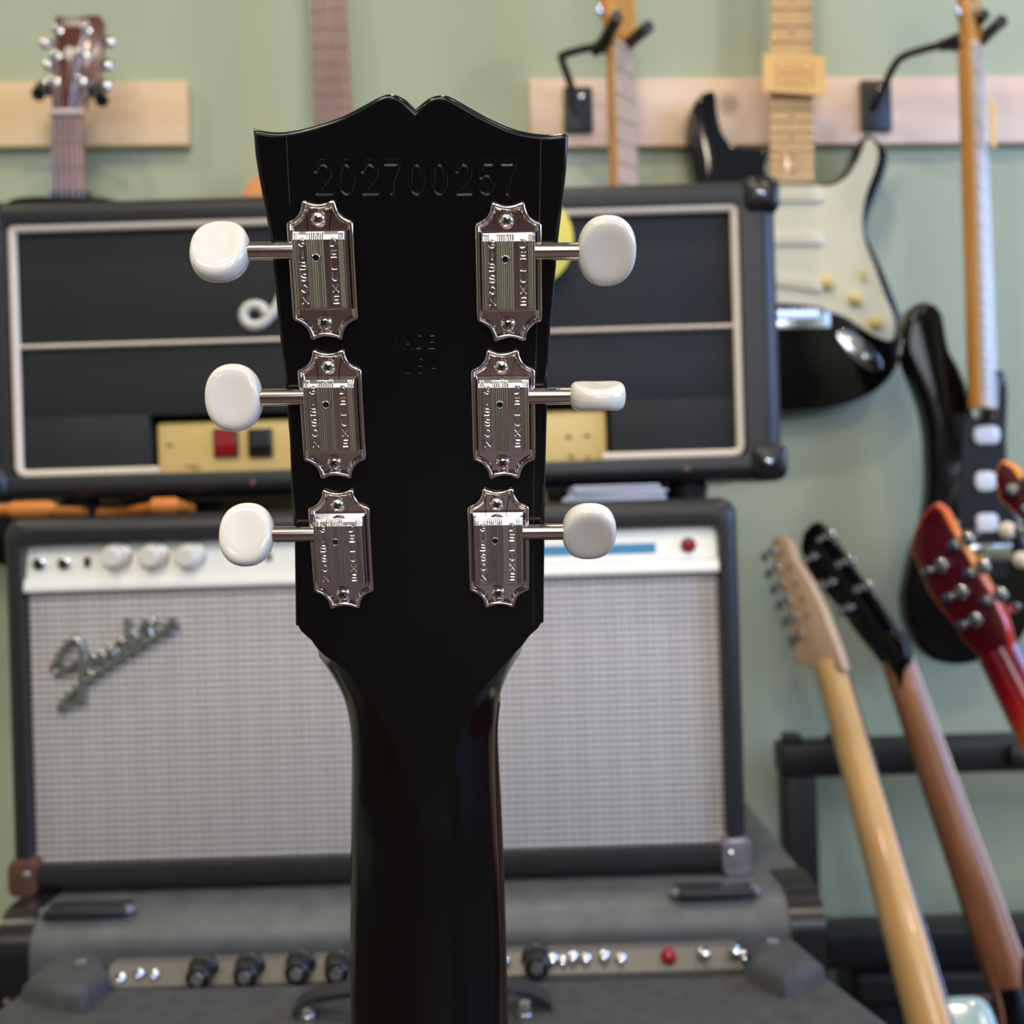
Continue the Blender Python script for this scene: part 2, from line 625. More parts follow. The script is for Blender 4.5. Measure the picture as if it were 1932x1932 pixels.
mb = MB()
mb.add([(-2.6, wall_y(-2.6), 0), (2.7, wall_y(2.7), 0), (2.7, wall_y(2.7), 2.7), (-2.6, wall_y(-2.6), 2.7),
        (-2.6, wall_y(-2.6) + .1, 0), (2.7, wall_y(2.7) + .1, 0), (2.7, wall_y(2.7) + .1, 2.7), (-2.6, wall_y(-2.6) + .1, 2.7)],
       [(0, 1, 2, 3), (5, 4, 7, 6), (3, 2, 6, 7), (1, 0, 4, 5), (0, 3, 7, 4), (2, 1, 5, 6)])
struct('wall_back', mb, M['wall'])
struct('wall_left', MB().box((-2.65, -0.9, 1.35), (0.1, 5.2, 2.7)), M['wall'])
struct('wall_rear', MB().box((0, -3.45, 1.35), (5.4, 0.1, 2.7)), M['wall2'])
mb = MB()
mb.box((2.75, -0.9, 0.55), (0.1, 5.4, 1.1)); mb.box((2.75, -0.9, 2.45), (0.1, 5.4, 0.5))
mb.box((2.75, 1.45, 1.65), (0.1, 0.7, 1.1)); mb.box((2.75, -2.55, 1.65), (0.1, 2.1, 1.1))
struct('wall_right', mb, M['wall'])
struct('floor', MB().box((0, -0.85, -0.05), (5.5, 5.4, 0.1)), M['floor'])
struct('ceiling', MB().box((0, -0.85, 2.75), (5.5, 5.4, 0.1)), M['ceil'])

# wall frame: a plane facing the room, x along the wall
WX = Vector((1, 0.06, 0)).normalized()
WZ = Vector((0.06, -1, 0)).normalized()


def wall_frame(px, py, off):
    """frame whose plane stands `off` metres in front of the back wall; origin under that pixel"""
    r = ray(px, py)
    # EYE + r t : y = wall_y(x) - off
    t = (1.56 - off) / (r.y - 0.06 * r.x)
    return Fr(EYE + r * t, WX, (0, 0, 1), WZ)


# ------------------------------------------------------------------ 1. the guitar in front
TH = math.radians(17.0)
upi = (UP - RIGHT * 0.012).normalized()
ev = (upi * math.cos(TH) - FWD * math.sin(TH)).normalized()
eu0 = RIGHT
eu = (eu0 - ev * eu0.dot(ev)).normalized()
HF = Fr(P(790, 780, 0.290), eu, ev, eu.cross(ev))
HT = 0.0145        # headstock thickness

guitar = thing('electric_guitar', 'black electric guitar in front, seen from behind, with six white tuner buttons', 'guitar', HF)

left = [(476, 242), (480, 292), (486, 330), (493, 368), (506, 436), (514.5, 518), (522, 590), (529, 660), (536, 723), (545, 830), (548.5, 930), (552, 980), (554.5, 1021), (555.5, 1100), (555.8, 1170)]
right = [(1072.8, 256), (1069, 319), (1063, 375), (1053, 458), (1046, 544), (1039.5, 610), (1036, 660), (1032.4, 768), (1029, 898), (1027.5, 1032), (1026.5, 1100), (1026, 1170)]
top = [(476, 242), (500, 247), (520, 249), (540, 248), (569, 243), (602, 234), (645, 219), (685, 198.5), (706, 187), (718, 181.5), (732, 177), (748, 179), (765, 188), (783, 205.5),
       (798, 193), (811, 184), (828, 179), (845, 180.5), (867, 191.5), (907, 214.5), (940, 231), (973, 244), (1006, 251), (1040, 253.5), (1066, 251.5), (1072.8, 256)]
LOW = 1172.0
outl = left[:-1] + [(555.8, LOW)]
outr = right[:-1] + [(1026, LOW)]
ol = spline(top[:13], 3) + [top[13]] + spline(top[14:], 3)
ring_px = list(outl[::-1]) + ol[1:-1] + outr
ring = HF.LL(ring_px)
# densify straight runs, keep counter-clockwise
ring = ring[::-1] if sum(ring[i][0] * ring[(i + 1) % len(ring)][1] - ring[(i + 1) % len(ring)][0] * ring[i][1] for i in range(len(ring))) < 0 else ring

# stamped patches on the back: rectangles kept out of the flat face and filled with a fine relief grid
def stamp_strokes():
    st = []
    serial = '202700257'
    xs = [611, 654, 699, 742, 787, 830, 876, 919, 961]
    for ch, x in zip(serial, xs):
        (x0, y0), (x1, y1) = HF.L(x - 13, 364), HF.L(x + 13, 308)
        st += glyph(ch, x0, y0, x1 - x0, y1 - y0)
    return st


def made_strokes():
    st = []
    for ch, x in zip('MADEIN', [745, 769, 793, 815, 848, 869]):
        (x0, y0), (x1, y1) = HF.L(x - 7, 656), HF.L(x + 7, 632)
        st += glyph(ch, x0, y0, x1 - x0, y1 - y0)
    for ch, x in zip('USA', [770, 794, 818]):
        (x0, y0), (x1, y1) = HF.L(x - 8, 703), HF.L(x + 8, 676)
        st += glyph(ch, x0, y0, x1 - x0, y1 - y0)
    return st


def patch_rect(a, b):
    (x0, y0), (x1, y1) = HF.L(*a), HF.L(*b)
    return x0, y0, x1, y1


R1 = patch_rect((590, 376), (985, 296))
R2 = patch_rect((728, 714), (886, 622))
bev = 0.0012
YB = HF.L(805, 1160)[1]
YEND = HF.L(805, 1178)[1]


def insetb(d):
    """inset that leaves the lower end, where the neck takes over, in place"""
    return [(x, YEND) if ring[i][1] < YB else (x, y) for i, (x, y) in enumerate(inset(ring, d))]


face_o = insetb(bev)
vs2 = [Vector(p) for p in face_o]
edges = [(i, (i + 1) % len(vs2)) for i in range(len(vs2))]
for (x0, y0, x1, y1) in (R1, R2):
    b = len(vs2)
    vs2 += [Vector((x0, y0)), Vector((x1, y0)), Vector((x1, y1)), Vector((x0, y1))]
    edges += [(b, b + 1), (b + 1, b + 2), (b + 2, b + 3), (b + 3, b)]
cv, ce, cf, _, _, _ = delaunay_2d_cdt(vs2, edges, [], 1, 1e-7)


def in_rect(p, R):
    return R[0] - 1e-6 < p[0] < R[2] + 1e-6 and R[1] - 1e-6 < p[1] < R[3] + 1e-6


hb = MB()
keep = []
for f in cf:
    c = sum((cv[i] for i in f), Vector((0, 0))) / len(f)
    if in_rect(c, R1) or in_rect(c, R2):
        continue
    keep.append(f)
hb.add([(p[0], p[1], 0) for p in cv], keep)
# rim and sides
L = []
for k in range(4):
    t = math.pi / 2 * k / 3
    L.append([(x, y, -bev * (1 - math.cos(t))) for x, y in insetb(bev * (1 - math.sin(t)))])
L.append([(x, y, -HT + 0.001) for x, y in insetb(0)])
L.append([(x, y, -HT) for x, y in insetb(0.001)])
hb.loops([l[::-1] for l in L], cap0=False, cap1=True)


def relief(mbb, R, strokes, step, halfw, depth):
    nx = int((R[2] - R[0]) / step) + 1
    ny = int((R[3] - R[1]) / step) + 1
    X, Y = np.meshgrid(np.linspace(R[0], R[2], nx), np.linspace(R[1], R[3], ny))
    D = seg_dist(X, Y, strokes)
    t = np.clip((halfw - D) / (halfw * 0.75), 0, 1)
    Z = -depth * t * t * (3 - 2 * t)
    # faint raised lip round each stamped stroke
    Z += depth * 0.22 * np.exp(-((D - halfw * 1.35) / (halfw * 0.45)) ** 2)
    Z[0, :] = Z[-1, :] = 0; Z[:, 0] = Z[:, -1] = 0
    n = len(mbb.v)
    mbb.v += list(zip(X.ravel().tolist(), Y.ravel().tolist(), Z.ravel().tolist()))
    fs = grid_faces(nx, ny)
    mbb.f += [tuple(n + i for i in f) for f in fs]
    mbb.m += [0] * len(fs)


relief(hb, R1, stamp_strokes(), 0.00018, 0.00062, 0.00020)
relief(hb, R2, made_strokes(), 0.00016, 0.00036, 0.00010)
head = part('headstock', hb, M['black'], guitar, smooth=50)
# glue seams of the two wings (fine raised lines in the lacquer)
for pts in ([(540, 252), (543, 320), (546.8, 385)], [(1020, 257), (1018.5, 385), (1014, 560), (1010, 720), (1007, 900), (1006, 1180)]):
    q = HF.LL(pts)
    s = MB()
    s.loops([[(x - 0.00009, y, 0.00000), (x, y, 0.00006), (x + 0.00009, y, 0.0)] for x, y in q], False, False, closed=False)
    part('wing_seam', s, M['seam'], head, smooth=0)

# ---- neck: flat tongue narrowing into the round neck
rows = [  # py, left outline, right outline, flat left, flat right
    (1172, 555.8, 1026, 563.8, 1018), (1180, 556.5, 1026, 564, 1018), (1188, 561.5, 1020.5, 568, 1013.5), (1197, 571, 1009.5, 577.5, 1003), (1206, 582, 999.3, 588.5, 993),
    (1220, 593, 988, 599, 983), (1234, 603.5, 977.5, 612, 969), (1252, 616, 967, 639, 955), (1272, 629, 956.6, 661, 936), (1290, 639, 949.6, 676, 921),
    (1311, 648.5, 943.4, 692, 903), (1335, 655, 939.6, 708, 889.5), (1358, 660, 937, 720, 879), (1380, 662.5, 936, 731, 871.5), (1401, 664, 935.8, 741, 866),
    (1422, 664.4, 936, 750, 859.5), (1444, 664.6, 936.3, 758.5, 854.5), (1462, 664.6, 936.8, 764, 852), (1480, 664.5, 937.3, 769, 849)]
V_AP = HF.L(805, 1475)[1]
KINK = math.tan(math.radians(16))
nb = MB()
NL = []
NS = 9


def neck_loop(v, xl, xr, fl, fr_, zc, D, crease, p=2.0):
    lp = []
    K = 14
    for side in (0, 1):
        a, b = (xl, fl) if side == 0 else (fr_, xr)
        seq = []
        for k in range(K + 1):
            s = 1 - math.cos(math.pi / 2 * k / K) if False else math.sin(math.pi / 2 * k / K)
            q = 1 - math.sqrt(max(0, 1 - s * s))
            lin = s
            z = zc - D * (crease * lin + (1 - crease) * q)
            seq.append((s, z))
        if side == 0:
            for s, z in reversed(seq):
                lp.append((b + (a - b) * s, v, z))
        else:
            n = 6
            x0 = lp[-1][0]
            for k in range(1, n):
                lp.append((x0 + (a - x0) * k / n, v, zc))
            for s, z in seq:
                lp.append((a + (b - a) * s, v, z))
    return lp


lowrows = [(1500, 664.2, 937.9, 778, 842, .10), (1520, 664, 938.6, 786, 832, .06), (1545, 663.8, 939.6, 795, 822, .03), (1562, 663.6, 940.4, 798, 818, 0), (1580, 663.5, 941.2, 800, 815, 0), (1600, 663.4, 942, 801, 814, 0), (1625, 663.2, 943, 802, 813, 0), (1660, 662.8, 944.4, 802, 812, 0), (1750, 662.2, 947.4, 803, 811, 0), (1850, 661.8, 950, 804, 810, 0), (1960, 661.4, 952.8, 805, 809, 0)]
TY = [q[0] for q in rows + lowrows]
TL = [q[1] for q in rows + lowrows]
TR = [q[2] for q in rows + lowrows]


def proj(p):
    w = HF.M @ Vector(p) - EYE
    return C0 + F * w.dot(RIGHT) / w.y, C0 - F * w.dot(UP) / w.y


def edge_x(tab, v, z):
    """x of the neck's edge at height v and depth z, read off the measured outline"""
    x = 0.0
    for _ in range(3):
        a, b = proj((x, v, z)), proj((x + 0.001, v, z))
        t = float(np.interp(a[1], TY, tab))
        x += (t - a[0]) / (b[0] - a[0]) * 0.001
    return x


for (py, xl, xr, fl, fr_) in rows:
    v = HF.L(805, py)[1]
    t = min(1, max(0, (py - 1172) / 260.0))
    D = HT + 0.0045 * t
    zc = -0.00003 if py < 1175 else 0.0
    cr = 0.0 if py < 1210 else 0.5 * min(1, (py - 1210) / 50.0) * max(0, 1 - max(0, py - 1400) / 130.0)
    zs = -D * min(1, max(0, py - 1200) / 70.0)
    NL.append(neck_loop(v, edge_x(TL, v, zs), edge_x(TR, v, zs), HF.L(fl, py)[0], HF.L(fr_, py)[0], zc, D, cr))
D = HT + 0.0045
RK = 0.022
for (py, xl, xr, fl, fr_, cr) in lowrows:
    v0 = HF.L(805, py)[1]
    for _ in range(4):
        dv = V_AP - v0
        zc = KINK * (dv * dv / (2 * RK) if dv < RK else dv - RK / 2) if dv > 0 else 0
        v0 = HF.L(805, py, zc)[1]
    D2 = D + 0.0015 * min(1, (py - 1480) / 300.0)
    NL.append(neck_loop(v0, edge_x(TL, v0, zc - D2), edge_x(TR, v0, zc - D2), HF.L(fl, py, zc)[0], HF.L(fr_, py, zc)[0], zc, D2, cr))
vl = NL[-1][0][1]
zl = zc
xa, xb = NL[-1][0][0], NL[-1][-1][0]
ndv = Vector((0, -1, KINK)).normalized()
for dist in (0.10, 0.22, 0.33):
    g = 0.0042 * dist / 0.33
    NL.append([(p[0] + (p[0] - (xa + xb) / 2) * g / 0.024, p[1] + ndv.y * dist, p[2] + ndv.z * dist) for p in NL[len(rows) + len(lowrows) - 1]])
nb.loops(NL, True, True)
part('neck', nb, M['blackneck'], guitar, smooth=30)
# fretboard under the neck
fb = MB()
fl_ = []
for k, lp in enumerate(NL):
    if k < 13:
        continue
    xl, xr = lp[0][0], lp[-1][0]
    z = lp[0][2]
    v = lp[0][1]
    e = 0.0005 + 0.0006 * min(1, max(0, k - 17) / 6)
    fl_.append([(xl - e * 0.2, v, z + 0.0002), (xl - e * 0.2, v, z - 0.006), (xr + e, v, z - 0.006), (xr + e, v, z + 0.0002)])
fb.loops([l[::-1] for l in fl_])
part('fretboard', fb, M['rosedark'], guitar, 'dark brown fretboard edge', smooth=30)
# body standing below the frame
end = Vector(NL[-1][20])
BW = HF.M @ end
bodyf = Fr((BW.x + 0.003, BW.y + 0.026, 0), (1, 0, 0), (0, 0, 1), (0, -1, 0))
bo = spline([(0, .07), (-.12, .085), (-.165, .15), (-.155, .23), (-.118, .29), (-.132, .36), (-.15, .42), (-.125, .455), (-.085, .43), (-.04, .385), (0, .375), (.04, .385), (.085, .43), (.125, .455), (.15, .42), (.132, .36), (.118, .29), (.155, .23), (.165, .15), (.12, .085)], 5, True)
part('body', MB().prism(bo, 0.0, 0.038, 0.006, 3, both=True), M['blackgloss'], guitar, fr=bodyf)

# ---- one tuning machine, local metres, x right, y up, z out of the headstock
mm = 0.001


def plate_outline():
    w, H2, h, tw = 8.75, 18.0, 12.1, 3.95     # half sizes in mm: shoulders, tips, straight part, tip half-width
    def conc(a, b, sag, n=8):
        ax, ay = a; bx, by = b
        mx, my = (ax + bx) / 2, (ay + by) / 2
        dx, dy = bx - ax, by - ay
        l = math.hypot(dx, dy)
        nx, ny = -dy / l, dx / l
        out = []
        for k in range(1, n):
            t = k / n
            q = 4 * t * (1 - t) * sag
            out.append((ax + dx * t + nx * q, ay + dy * t + ny * q))
        return out

    def rnd(x, y, sx, sy):     # small rounded point
        return [(x, y)]
    o = []
    # counter-clockwise from right side bottom
    A = [(w, -h), (w, h), (w - .5, h + .7), (tw + .5, H2 - .4), (tw - .4, H2), (-tw + .4, H2), (-tw - .5, H2 - .4), (-w + .5, h + .7), (-w, h), (-w, -h), (-w + .5, -h - .7), (-tw - .5, -H2 + .4), (-tw + .4, -H2), (tw - .4, -H2), (tw + .5, -H2 + .4), (w - .5, -h - .7)]
    sag = {2: 1.1, 4: 1.0, 6: 1.1, 10: 1.1, 12: 1.0, 14: 1.1}
    for i, p in enumerate(A):
        o.append(p)
        if i in sag:
            o += conc(p, A[(i + 1) % len(A)], sag[i])
        elif i in (0, 8):
            o += [(p[0], p[1] + (A[i + 1][1] - p[1]) * k / 6) for k in range(1, 6)]
    return [(x * mm, y * mm) for x, y in o]


PO = plate_outline()
TM = MB()
prof = [(0, 0.0), (0, 0.0012), (0.00012, 0.0019), (0.0004, 0.0023), (0.0008, 0.00235), (0.00115, 0.0021), (0.0015, 0.0015), (0.00185, 0.0008)]
TM.loops([[(x, y, z) for x, y in inset(PO, d)] for d, z in prof], cap0=False, cap1=False)
TM.loops([[(x, y, 0.00086) for x, y in inset(PO, 0.0012)]], cap0=False, cap1=True)

# housing: relief grid with ribs and lettering
HW, HH, HZ = 6.9, 9.6, 5.6        # half width, half height, height in mm
st = []
for i, ch in enumerate('GIBSON'):
    st += glyph(ch, -4.95, 6.75 - i * 2.9, 1.45, 1.75)
for i, ch in enumerate('DELUXE'):
    st += glyph(ch, 3.1, 6.75 - i * 2.9, 1.45, 1.75)
nx, ny = 168, 214
xs_, ys_ = np.linspace(-HW, HW, nx), np.linspace(-HH, HH + 0.6, ny)
X, Y = np.meshgrid(xs_, ys_)
D = seg_dist(X * 0.001, Y * 0.001, [[(a * 0.001, b * 0.001) for a, b in s] for s in st]) * 1000
Z = np.full(X.shape, HZ)
t = np.clip(1 - D / 0.24, 0, 1)
ribs = np.zeros(X.shape)
body_y = (Y > -9.0) & (Y < 10.0)
for c0, n_, pitch in ((-0.85, 8, 0.56), (-6.05, 3, 0.42), (5.3, 3, 0.42)):
    for k in range(n_):
        xc = c0 + (k - (n_ - 1) / 2) * pitch if c0 == -0.85 else c0 + k * pitch
        ribs = np.maximum(ribs, np.exp(-((X - xc) / (pitch * 0.24)) ** 2))
ribs *= body_y
Z += 0.15 * ribs - 0.22 * t
# edge rounding: sides, bottom, and the long chamfer at the top end
ex = np.minimum(X + HW, HW - X)
Z -= np.where(ex < 0.5, 0.5 - np.sqrt(np.maximum(0, 0.25 - (0.5 - ex) ** 2)), 0)
eb = Y + HH
Z -= np.where(eb < 0.45, 0.45 - np.sqrt(np.maximum(0, 0.2025 - (0.45 - eb) ** 2)), 0)
et = (HH + 0.6) - Y
Z -= np.where(et < 1.9, (1.9 - et) * 0.5 + 0.15 * np.clip((1.9 - et), 0, 1), 0)
# oil hole
rh = np.hypot(X + 0.85, Y - 3.6)
Z -= 1.6 * np.clip((0.72 - rh) / 0.10, 0, 1)
Z += 0.12 * np.exp(-((rh - 0.92) / 0.14) ** 2)
HM = MB()
HM.v = list(zip((X.ravel() * mm).tolist(), (Y.ravel() * mm).tolist(), (Z.ravel() * mm).tolist()))
HM.f = [tuple(f) for f in grid_faces(nx, ny)]
HM.m = [0] * len(HM.f)
# skirt down to the plate
idx = list(range(nx)) + [k * nx + nx - 1 for k in range(1, ny)] + [(ny - 1) * nx + k for k in range(nx - 2, -1, -1)] + [k * nx for k in range(ny - 2, 0, -1)]
base = len(HM.v)
for i in idx:
    x, y, z = HM.v[i]
    HM.v.append((x * 1.055, y * (1.02 if y < 0 else 1.03), 0.0008))
n_ = len(idx)
for k in range(n_):
    HM.f.append((idx[k], base + k, base + (k + 1) % n_, idx[(k + 1) % n_]))
    HM.m.append(0)

# screw: domed head with a cross recess
SC = MB()
SC.lathe([(0.0021, 0), (0.0021, 0.0006), (0.0019, 0.0011), (0.0014, 0.0016), (0.0009, 0.00185), (0.0004, 0.00195), (0.00005, 0.002)], n=28)
CR = MB()
CR.prism([(a * 0.001, b * 0.001) for a, b in [(-.24, -.95), (.24, -.95), (.3, -.3), (.95, -.24), (.95, .24), (.3, .3), (.24, .95), (-.24, .95), (-.3, .3), (-.95, .24), (-.95, -.24), (-.3, -.3)]], 0.0012, 0.00206, 0.00004, 1)

# button: oval with hollowed faces, x along the shaft
def button_mesh(a=0.0076, b=0.0091):
    B = MB()
    rs = [0.0, .2, .4, .55, .68, .78, .84, .89, .93, .96, .98, .993, 1.0]
    n = 48
    for sgn in (1, -1):
        Ls = []
        for r in rs[1:]:
            l = []
            for k in range(n):
                ph = 2 * math.pi * k / n
                c, s = math.cos(ph), math.sin(ph)
                # superellipse a little squarer than an oval
                e = (abs(c) ** 2.25 + abs(s) ** 2.25) ** (-1 / 2.25)
                x, y = a * r * c * e, b * r * s * e
                h = (0.0027 + 0.0016 * (x / a) ** 2 + 0.0003 * (y / b) ** 2) * max(0, 1 - r ** 8.0) ** 0.5
                l.append((x, y, sgn * h))
            if sgn < 0:
                l = l[::-1]
            Ls.append(l)
        B.loops(Ls[::-1] if sgn < 0 else Ls[::-1], cap0=False, cap1=True)
    return B


def tuner(cx, cy, side, angle, first=None, sx=1.0, buttonrot=0.0, label=None, off=(0, 0)):
    x, y = HF.L(cx, cy)
    loc = Matrix.Translation((x, y, 0.0))
    if first is None:
        t = part('tuning_machine', TM, M['nickel'], guitar, label, smooth=50)
        part('housing', HM, M['nickel'], t, smooth=38)
        part('oil_hole', MB().lathe([(0.00066, 0), (0.00066, 0.0002), (0.0001, 0.0002)], (-0.00085, 0.0036, 0.0042), n=16), M['hole'], t)
        for yy in (0.0132, -0.0133):
            s = part('screw', MB().join(SC), M['screw'], t, smooth=40, local=Matrix.Translation((-0.0004, yy, 0.0006)))
            c = MB(); c.join(CR, Matrix.Translation((-0.0004, yy, 0.0006)) @ Matrix.Rotation(0.5 if yy > 0 else 0.9, 4, 'Z'))
            part('screw_slot', c, M['hole'], t)
        sh = MB().lathe([(0.0023, 0.0062), (0.0023, 0.0182), (0.0019, 0.0183), (0.0019, 0.0245)], (0, 0.0054, 0.0032), 'x', 24)
        part('shaft', sh, M['shaft'], t, smooth=40)
        part('button', button_mesh(), M['white'], t, 'white plastic button', smooth=180)
    else:
        t = clone(first, guitar)
        if label:
            t['label'] = label
    t.matrix_local = loc
    for ch in t.children:
        nm = ch.name.split('.')[0]
        if nm == 'shaft':
            ch.matrix_local = Matrix.Identity(4) if side > 0 else Matrix.Scale(-1, 4, (1, 0, 0))
        if nm == 'button':
            ch.matrix_local = Matrix.Translation((side * (0.0254 if side > 0 else 0.0259), 0.0054, 0.0032)) @ Matrix.Rotation(angle, 4, 'X')
    return t


R = math.radians
t0 = tuner(611, 511, -1, R(-43), label='tuning machine with tilted white button, top of the left row')
tuner(629, 781, -1, R(-12), t0, label='tuning machine, middle of the left row')
tuner(646, 1034, -1, R(-32), t0, label='tuning machine, bottom of the left row')
tuner(960, 514, 1, R(10), t0, label='tuning machine, top of the right row')
tuner(950, 781, 1, R(90), t0, label='tuning machine with its white button seen edge-on, middle of the right row')
tuner(941, 1032, 1, R(20), t0, label='tuning machine, bottom of the right row')


# ------------------------------------------------------------------ amplifiers
def rr_loft(mbb, cx, cz, loops, cap0=True, cap1=False, seg=6, mi=0):
    """loops of (half-w, half-h, radius, y) in the xz plane going towards the room"""
    L = []
    for hw, hh, r, y in loops:
        L.append([(x, y, z) for x, z in rrect(cx, cz, 2 * hw, 2 * hh, max(r, 0.0005), seg)])
    mbb.loops(L[::-1], cap0=cap1, cap1=cap0, mi=mi)
    return mbb


def unroll(px, py, d):
    p = P(px, py, d)
    return p.x, p.z


def cyl(mbb, c, r, h, n=20, axis='y', bev=0.0):
    """a disc or stub whose axis points at the room (-y)"""
    L = [(r, 0), (r, -h + bev), (r - bev, -h), (0.0002, -h)]
    return mbb.lathe(L, c, axis, n)


# ---- head amplifier with white piping and gold panel
d = 0.97
X0, X1 = unroll(-58, 640, d)[0], unroll(1474, 600, d)[0]
Z1, Z0 = unroll(1000, 347, d)[1], unroll(700, 926, d)[1]
acx, acz, ahw, ahh = (X0 + X1) / 2, (Z0 + Z1) / 2, (X1 - X0) / 2, (Z1 - Z0) / 2
AF = Fr((acx, d, Z0), (1, 0, 0), (0, 1, 0), (0, 0, 1))
head_amp = thing('valve_amplifier', 'wide black amplifier with white piping and gold panel, on top of the silver-grilled one', 'amplifier', AF)
mb = MB()
rr_loft(mb, 0, ahh, [(ahw, ahh, .018, .21)] + [(ahw - .017 * (1 - math.cos(k * math.pi / 16)), ahh - .012 * (1 - math.cos(k * math.pi / 16)), .016, .017 * (1 - math.sin(k * math.pi / 16))) for k in range(9)] + [ (ahw - .034, ahh - .022, .006, 0.002), (ahw - .034, ahh - .022, .006, .03)])
part('cabinet', mb, M['tolex'], head_amp, smooth=40)
fw, fh = ahw - .0345, ahh - .0225


def fx(px, py=600):
    return unroll(px, py, d + .004)[0] - acx


def fz(px, py):
    return unroll(px, py, d + .004)[1] - Z0


zdiv = fz(700, 634)
ztopi, zboti = fz(700, 397), fz(700, 872)
part('upper_cloth', MB().box((0, .018, (zdiv + .002 + 2 * ahh - .022) / 2), (2 * fw, .012, 2 * ahh - .022 - zdiv - .002), .001), M['cloth'], head_amp)
mb = MB()
gx0, gx1 = fx(283, 830), fx(1148, 800)
gz1 = fz(700, 782)
mb.box((0, .018, (zdiv - .002 + gz1 + .006) / 2), (2 * fw, .012, zdiv - .002 - gz1 - .006), .001)
mb.box(((-fw + gx0 - .003) / 2, .018, (gz1 + .008 + .022) / 2), (gx0 - .003 + fw, .012, gz1 + .008 - .022), .001)
mb.box(((fw + gx1 + .003) / 2, .018, (gz1 + .008 + .022) / 2), (fw - gx1 - .003, .012, gz1 + .008 - .022), .001)
part('lower_cloth', mb, M['cloth'], head_amp)
pr = .0042
tz, bz = 2 * ahh - .025, .0245
lx, rx = -fw + .004, fw - .004
part('piping', MB().tube([(lx, .008, tz), (rx, .008, tz)], pr), M['piping'], head_amp, 'pale top piping')
part('piping', MB().tube([(rx, .008, tz), (rx, .008, bz + .006), (rx - .002, .008, bz + .002), (rx - .008, .008, bz), (gx1 - .006, .008, bz)], pr), M['piping'], head_amp)
part('piping', MB().tube([(lx, .008, tz), (lx, .008, bz + .006), (lx + .002, .008, bz + .002), (lx + .008, .008, bz), (gx0 + .006, .008, bz)], pr), M['piping'], head_amp)
part('divider_strip', MB().tube([(lx, .01, zdiv), (rx, .01, zdiv)], .004, flat=.6), M['piping'], head_amp)
gp = MB()
gp.box(((gx0 + gx1) / 2, .026, (gz1 + .018) / 2), (gx1 - gx0, .006, gz1 - .018), .004, 3)
gpo = part('gold_panel', gp, M['gold'], head_amp)
for (a, b, w, h) in ((308, 838, 14, 5), (350, 878, 28, 3), (358, 883, 20, 3), (1075, 822, 10, 8), (1110, 820, 12, 6), (1080, 860, 10, 8), (1112, 862, 10, 4)):
    x, z = fx(a, b), fz(a, b)
    part('panel_print', MB().box((x, .0228, z), (w * .00048, .0004, h * .00048)), M['goldprint'], gpo)
for (a, b, mt, nm) in ((417, 833, 'redsw', 'rocker_switch'), (483, 833, 'blackp', 'rocker_switch')):
    x, z = fx(a, b), fz(a, b)
    bez = part(nm, MB().box((x, .0205, z), (.0225, .006, .0265), .001), M['blackp'], head_amp, 'red rocker switch' if mt == 'redsw' else 'black rocker switch')
    rk = MB()
    rk.add([(x - .009, .0172, z - .0115), (x + .009, .0172, z - .0115), (x + .009, .0155, z - .003), (x - .009, .0155, z - .003), (x + .009, .0165, z + .0115), (x - .009, .0165, z + .0115),
            (x - .009, .02, z - .0115), (x + .009, .02, z - .0115), (x + .009, .02, z + .0115), (x - .009, .02, z + .0115)],
           [(0, 1, 2, 3), (3, 2, 4, 5), (6, 7, 1, 0), (5, 4, 8, 9), (0, 3, 5, 9, 6), (1, 7, 8, 4, 2)])
    part('rocker', rk, M[mt], bez, smooth=0)
# knobs of the gold panel hidden behind the headstock
for k in range(6):
    x = fx(600 + 75 * k, 840)
    part('knob', cyl(MB(), (x, .024, .038), .009, .014, bev=.002), M['blackp'], head_amp)
# white script
scr = [[(499, 590), (493, 578), (480, 573), (465, 577), (457, 590), (461, 605), (475, 612), (492, 608), (508, 594), (521, 574), (533, 548), (547, 515)],
       [(547, 505), (545, 560), (548, 606)], [(548, 606), (575, 560), (600, 510), (602, 570), (612, 604), (626, 600)],
       [(668, 560), (648, 562), (640, 590), (655, 602), (670, 585), (676, 560), (676, 600)], [(700, 600), (702, 562), (722, 558)],
       [(765, 562), (748, 566), (760, 584), (762, 600), (744, 602)], [(800, 500), (796, 560), (794, 602), (808, 566), (822, 570), (824, 602)],
       [(870, 560), (850, 562), (844, 590), (858, 602), (874, 585), (880, 560), (880, 600)], [(915, 500), (906, 560), (908, 600), (918, 602)], [(948, 500), (940, 560), (942, 600), (952, 602)]]
for s_ in scr:
    pts = [(fx(a, b), .0095, fz(a, b)) for a, b in spline(s_, 5)]
    rr_ = [.0046 if s_ is scr[0] else .0045] * len(pts)
    part('script_letter', MB().tube(pts, rr_, 10), M['logo'], head_amp, smooth=60)
# corner protectors
for sx in (-1, 1):
    for sz in (0, 1):
        cxx = sx * (ahw - .0145)
        czz = .0155 if sz == 0 else 2 * ahh - .0155
        cm = MB()
        rr_loft(cm, cxx, czz, [(.0175, .0175, .010, .07), (.0175, .0175, .010, .010), (.017, .017, .0098, .003), (.0155, .0155, .009, -.002), (.012, .012, .007, -.0045)], cap0=True, cap1=True)
        c = part('corner_protector', cm, M['corner'], head_amp, smooth=50)
        part('rivet', MB().lathe([(.003, 0), (.0028, -.0012), (.0015, -.0018), (.0002, -.002)], (cxx - sx * .002, -.0043, czz), 'y', 14), M['chrome'], c)
for sx in (-1, 1):
    for yy in (.03, .18):
        part('foot', MB().lathe([(.015, 0), (.019, -.006), (.017, -.0165), (.0003, -.0165)], (sx * (ahw - .085), yy, .001), 'z', 20), M['blackp'], head_amp)
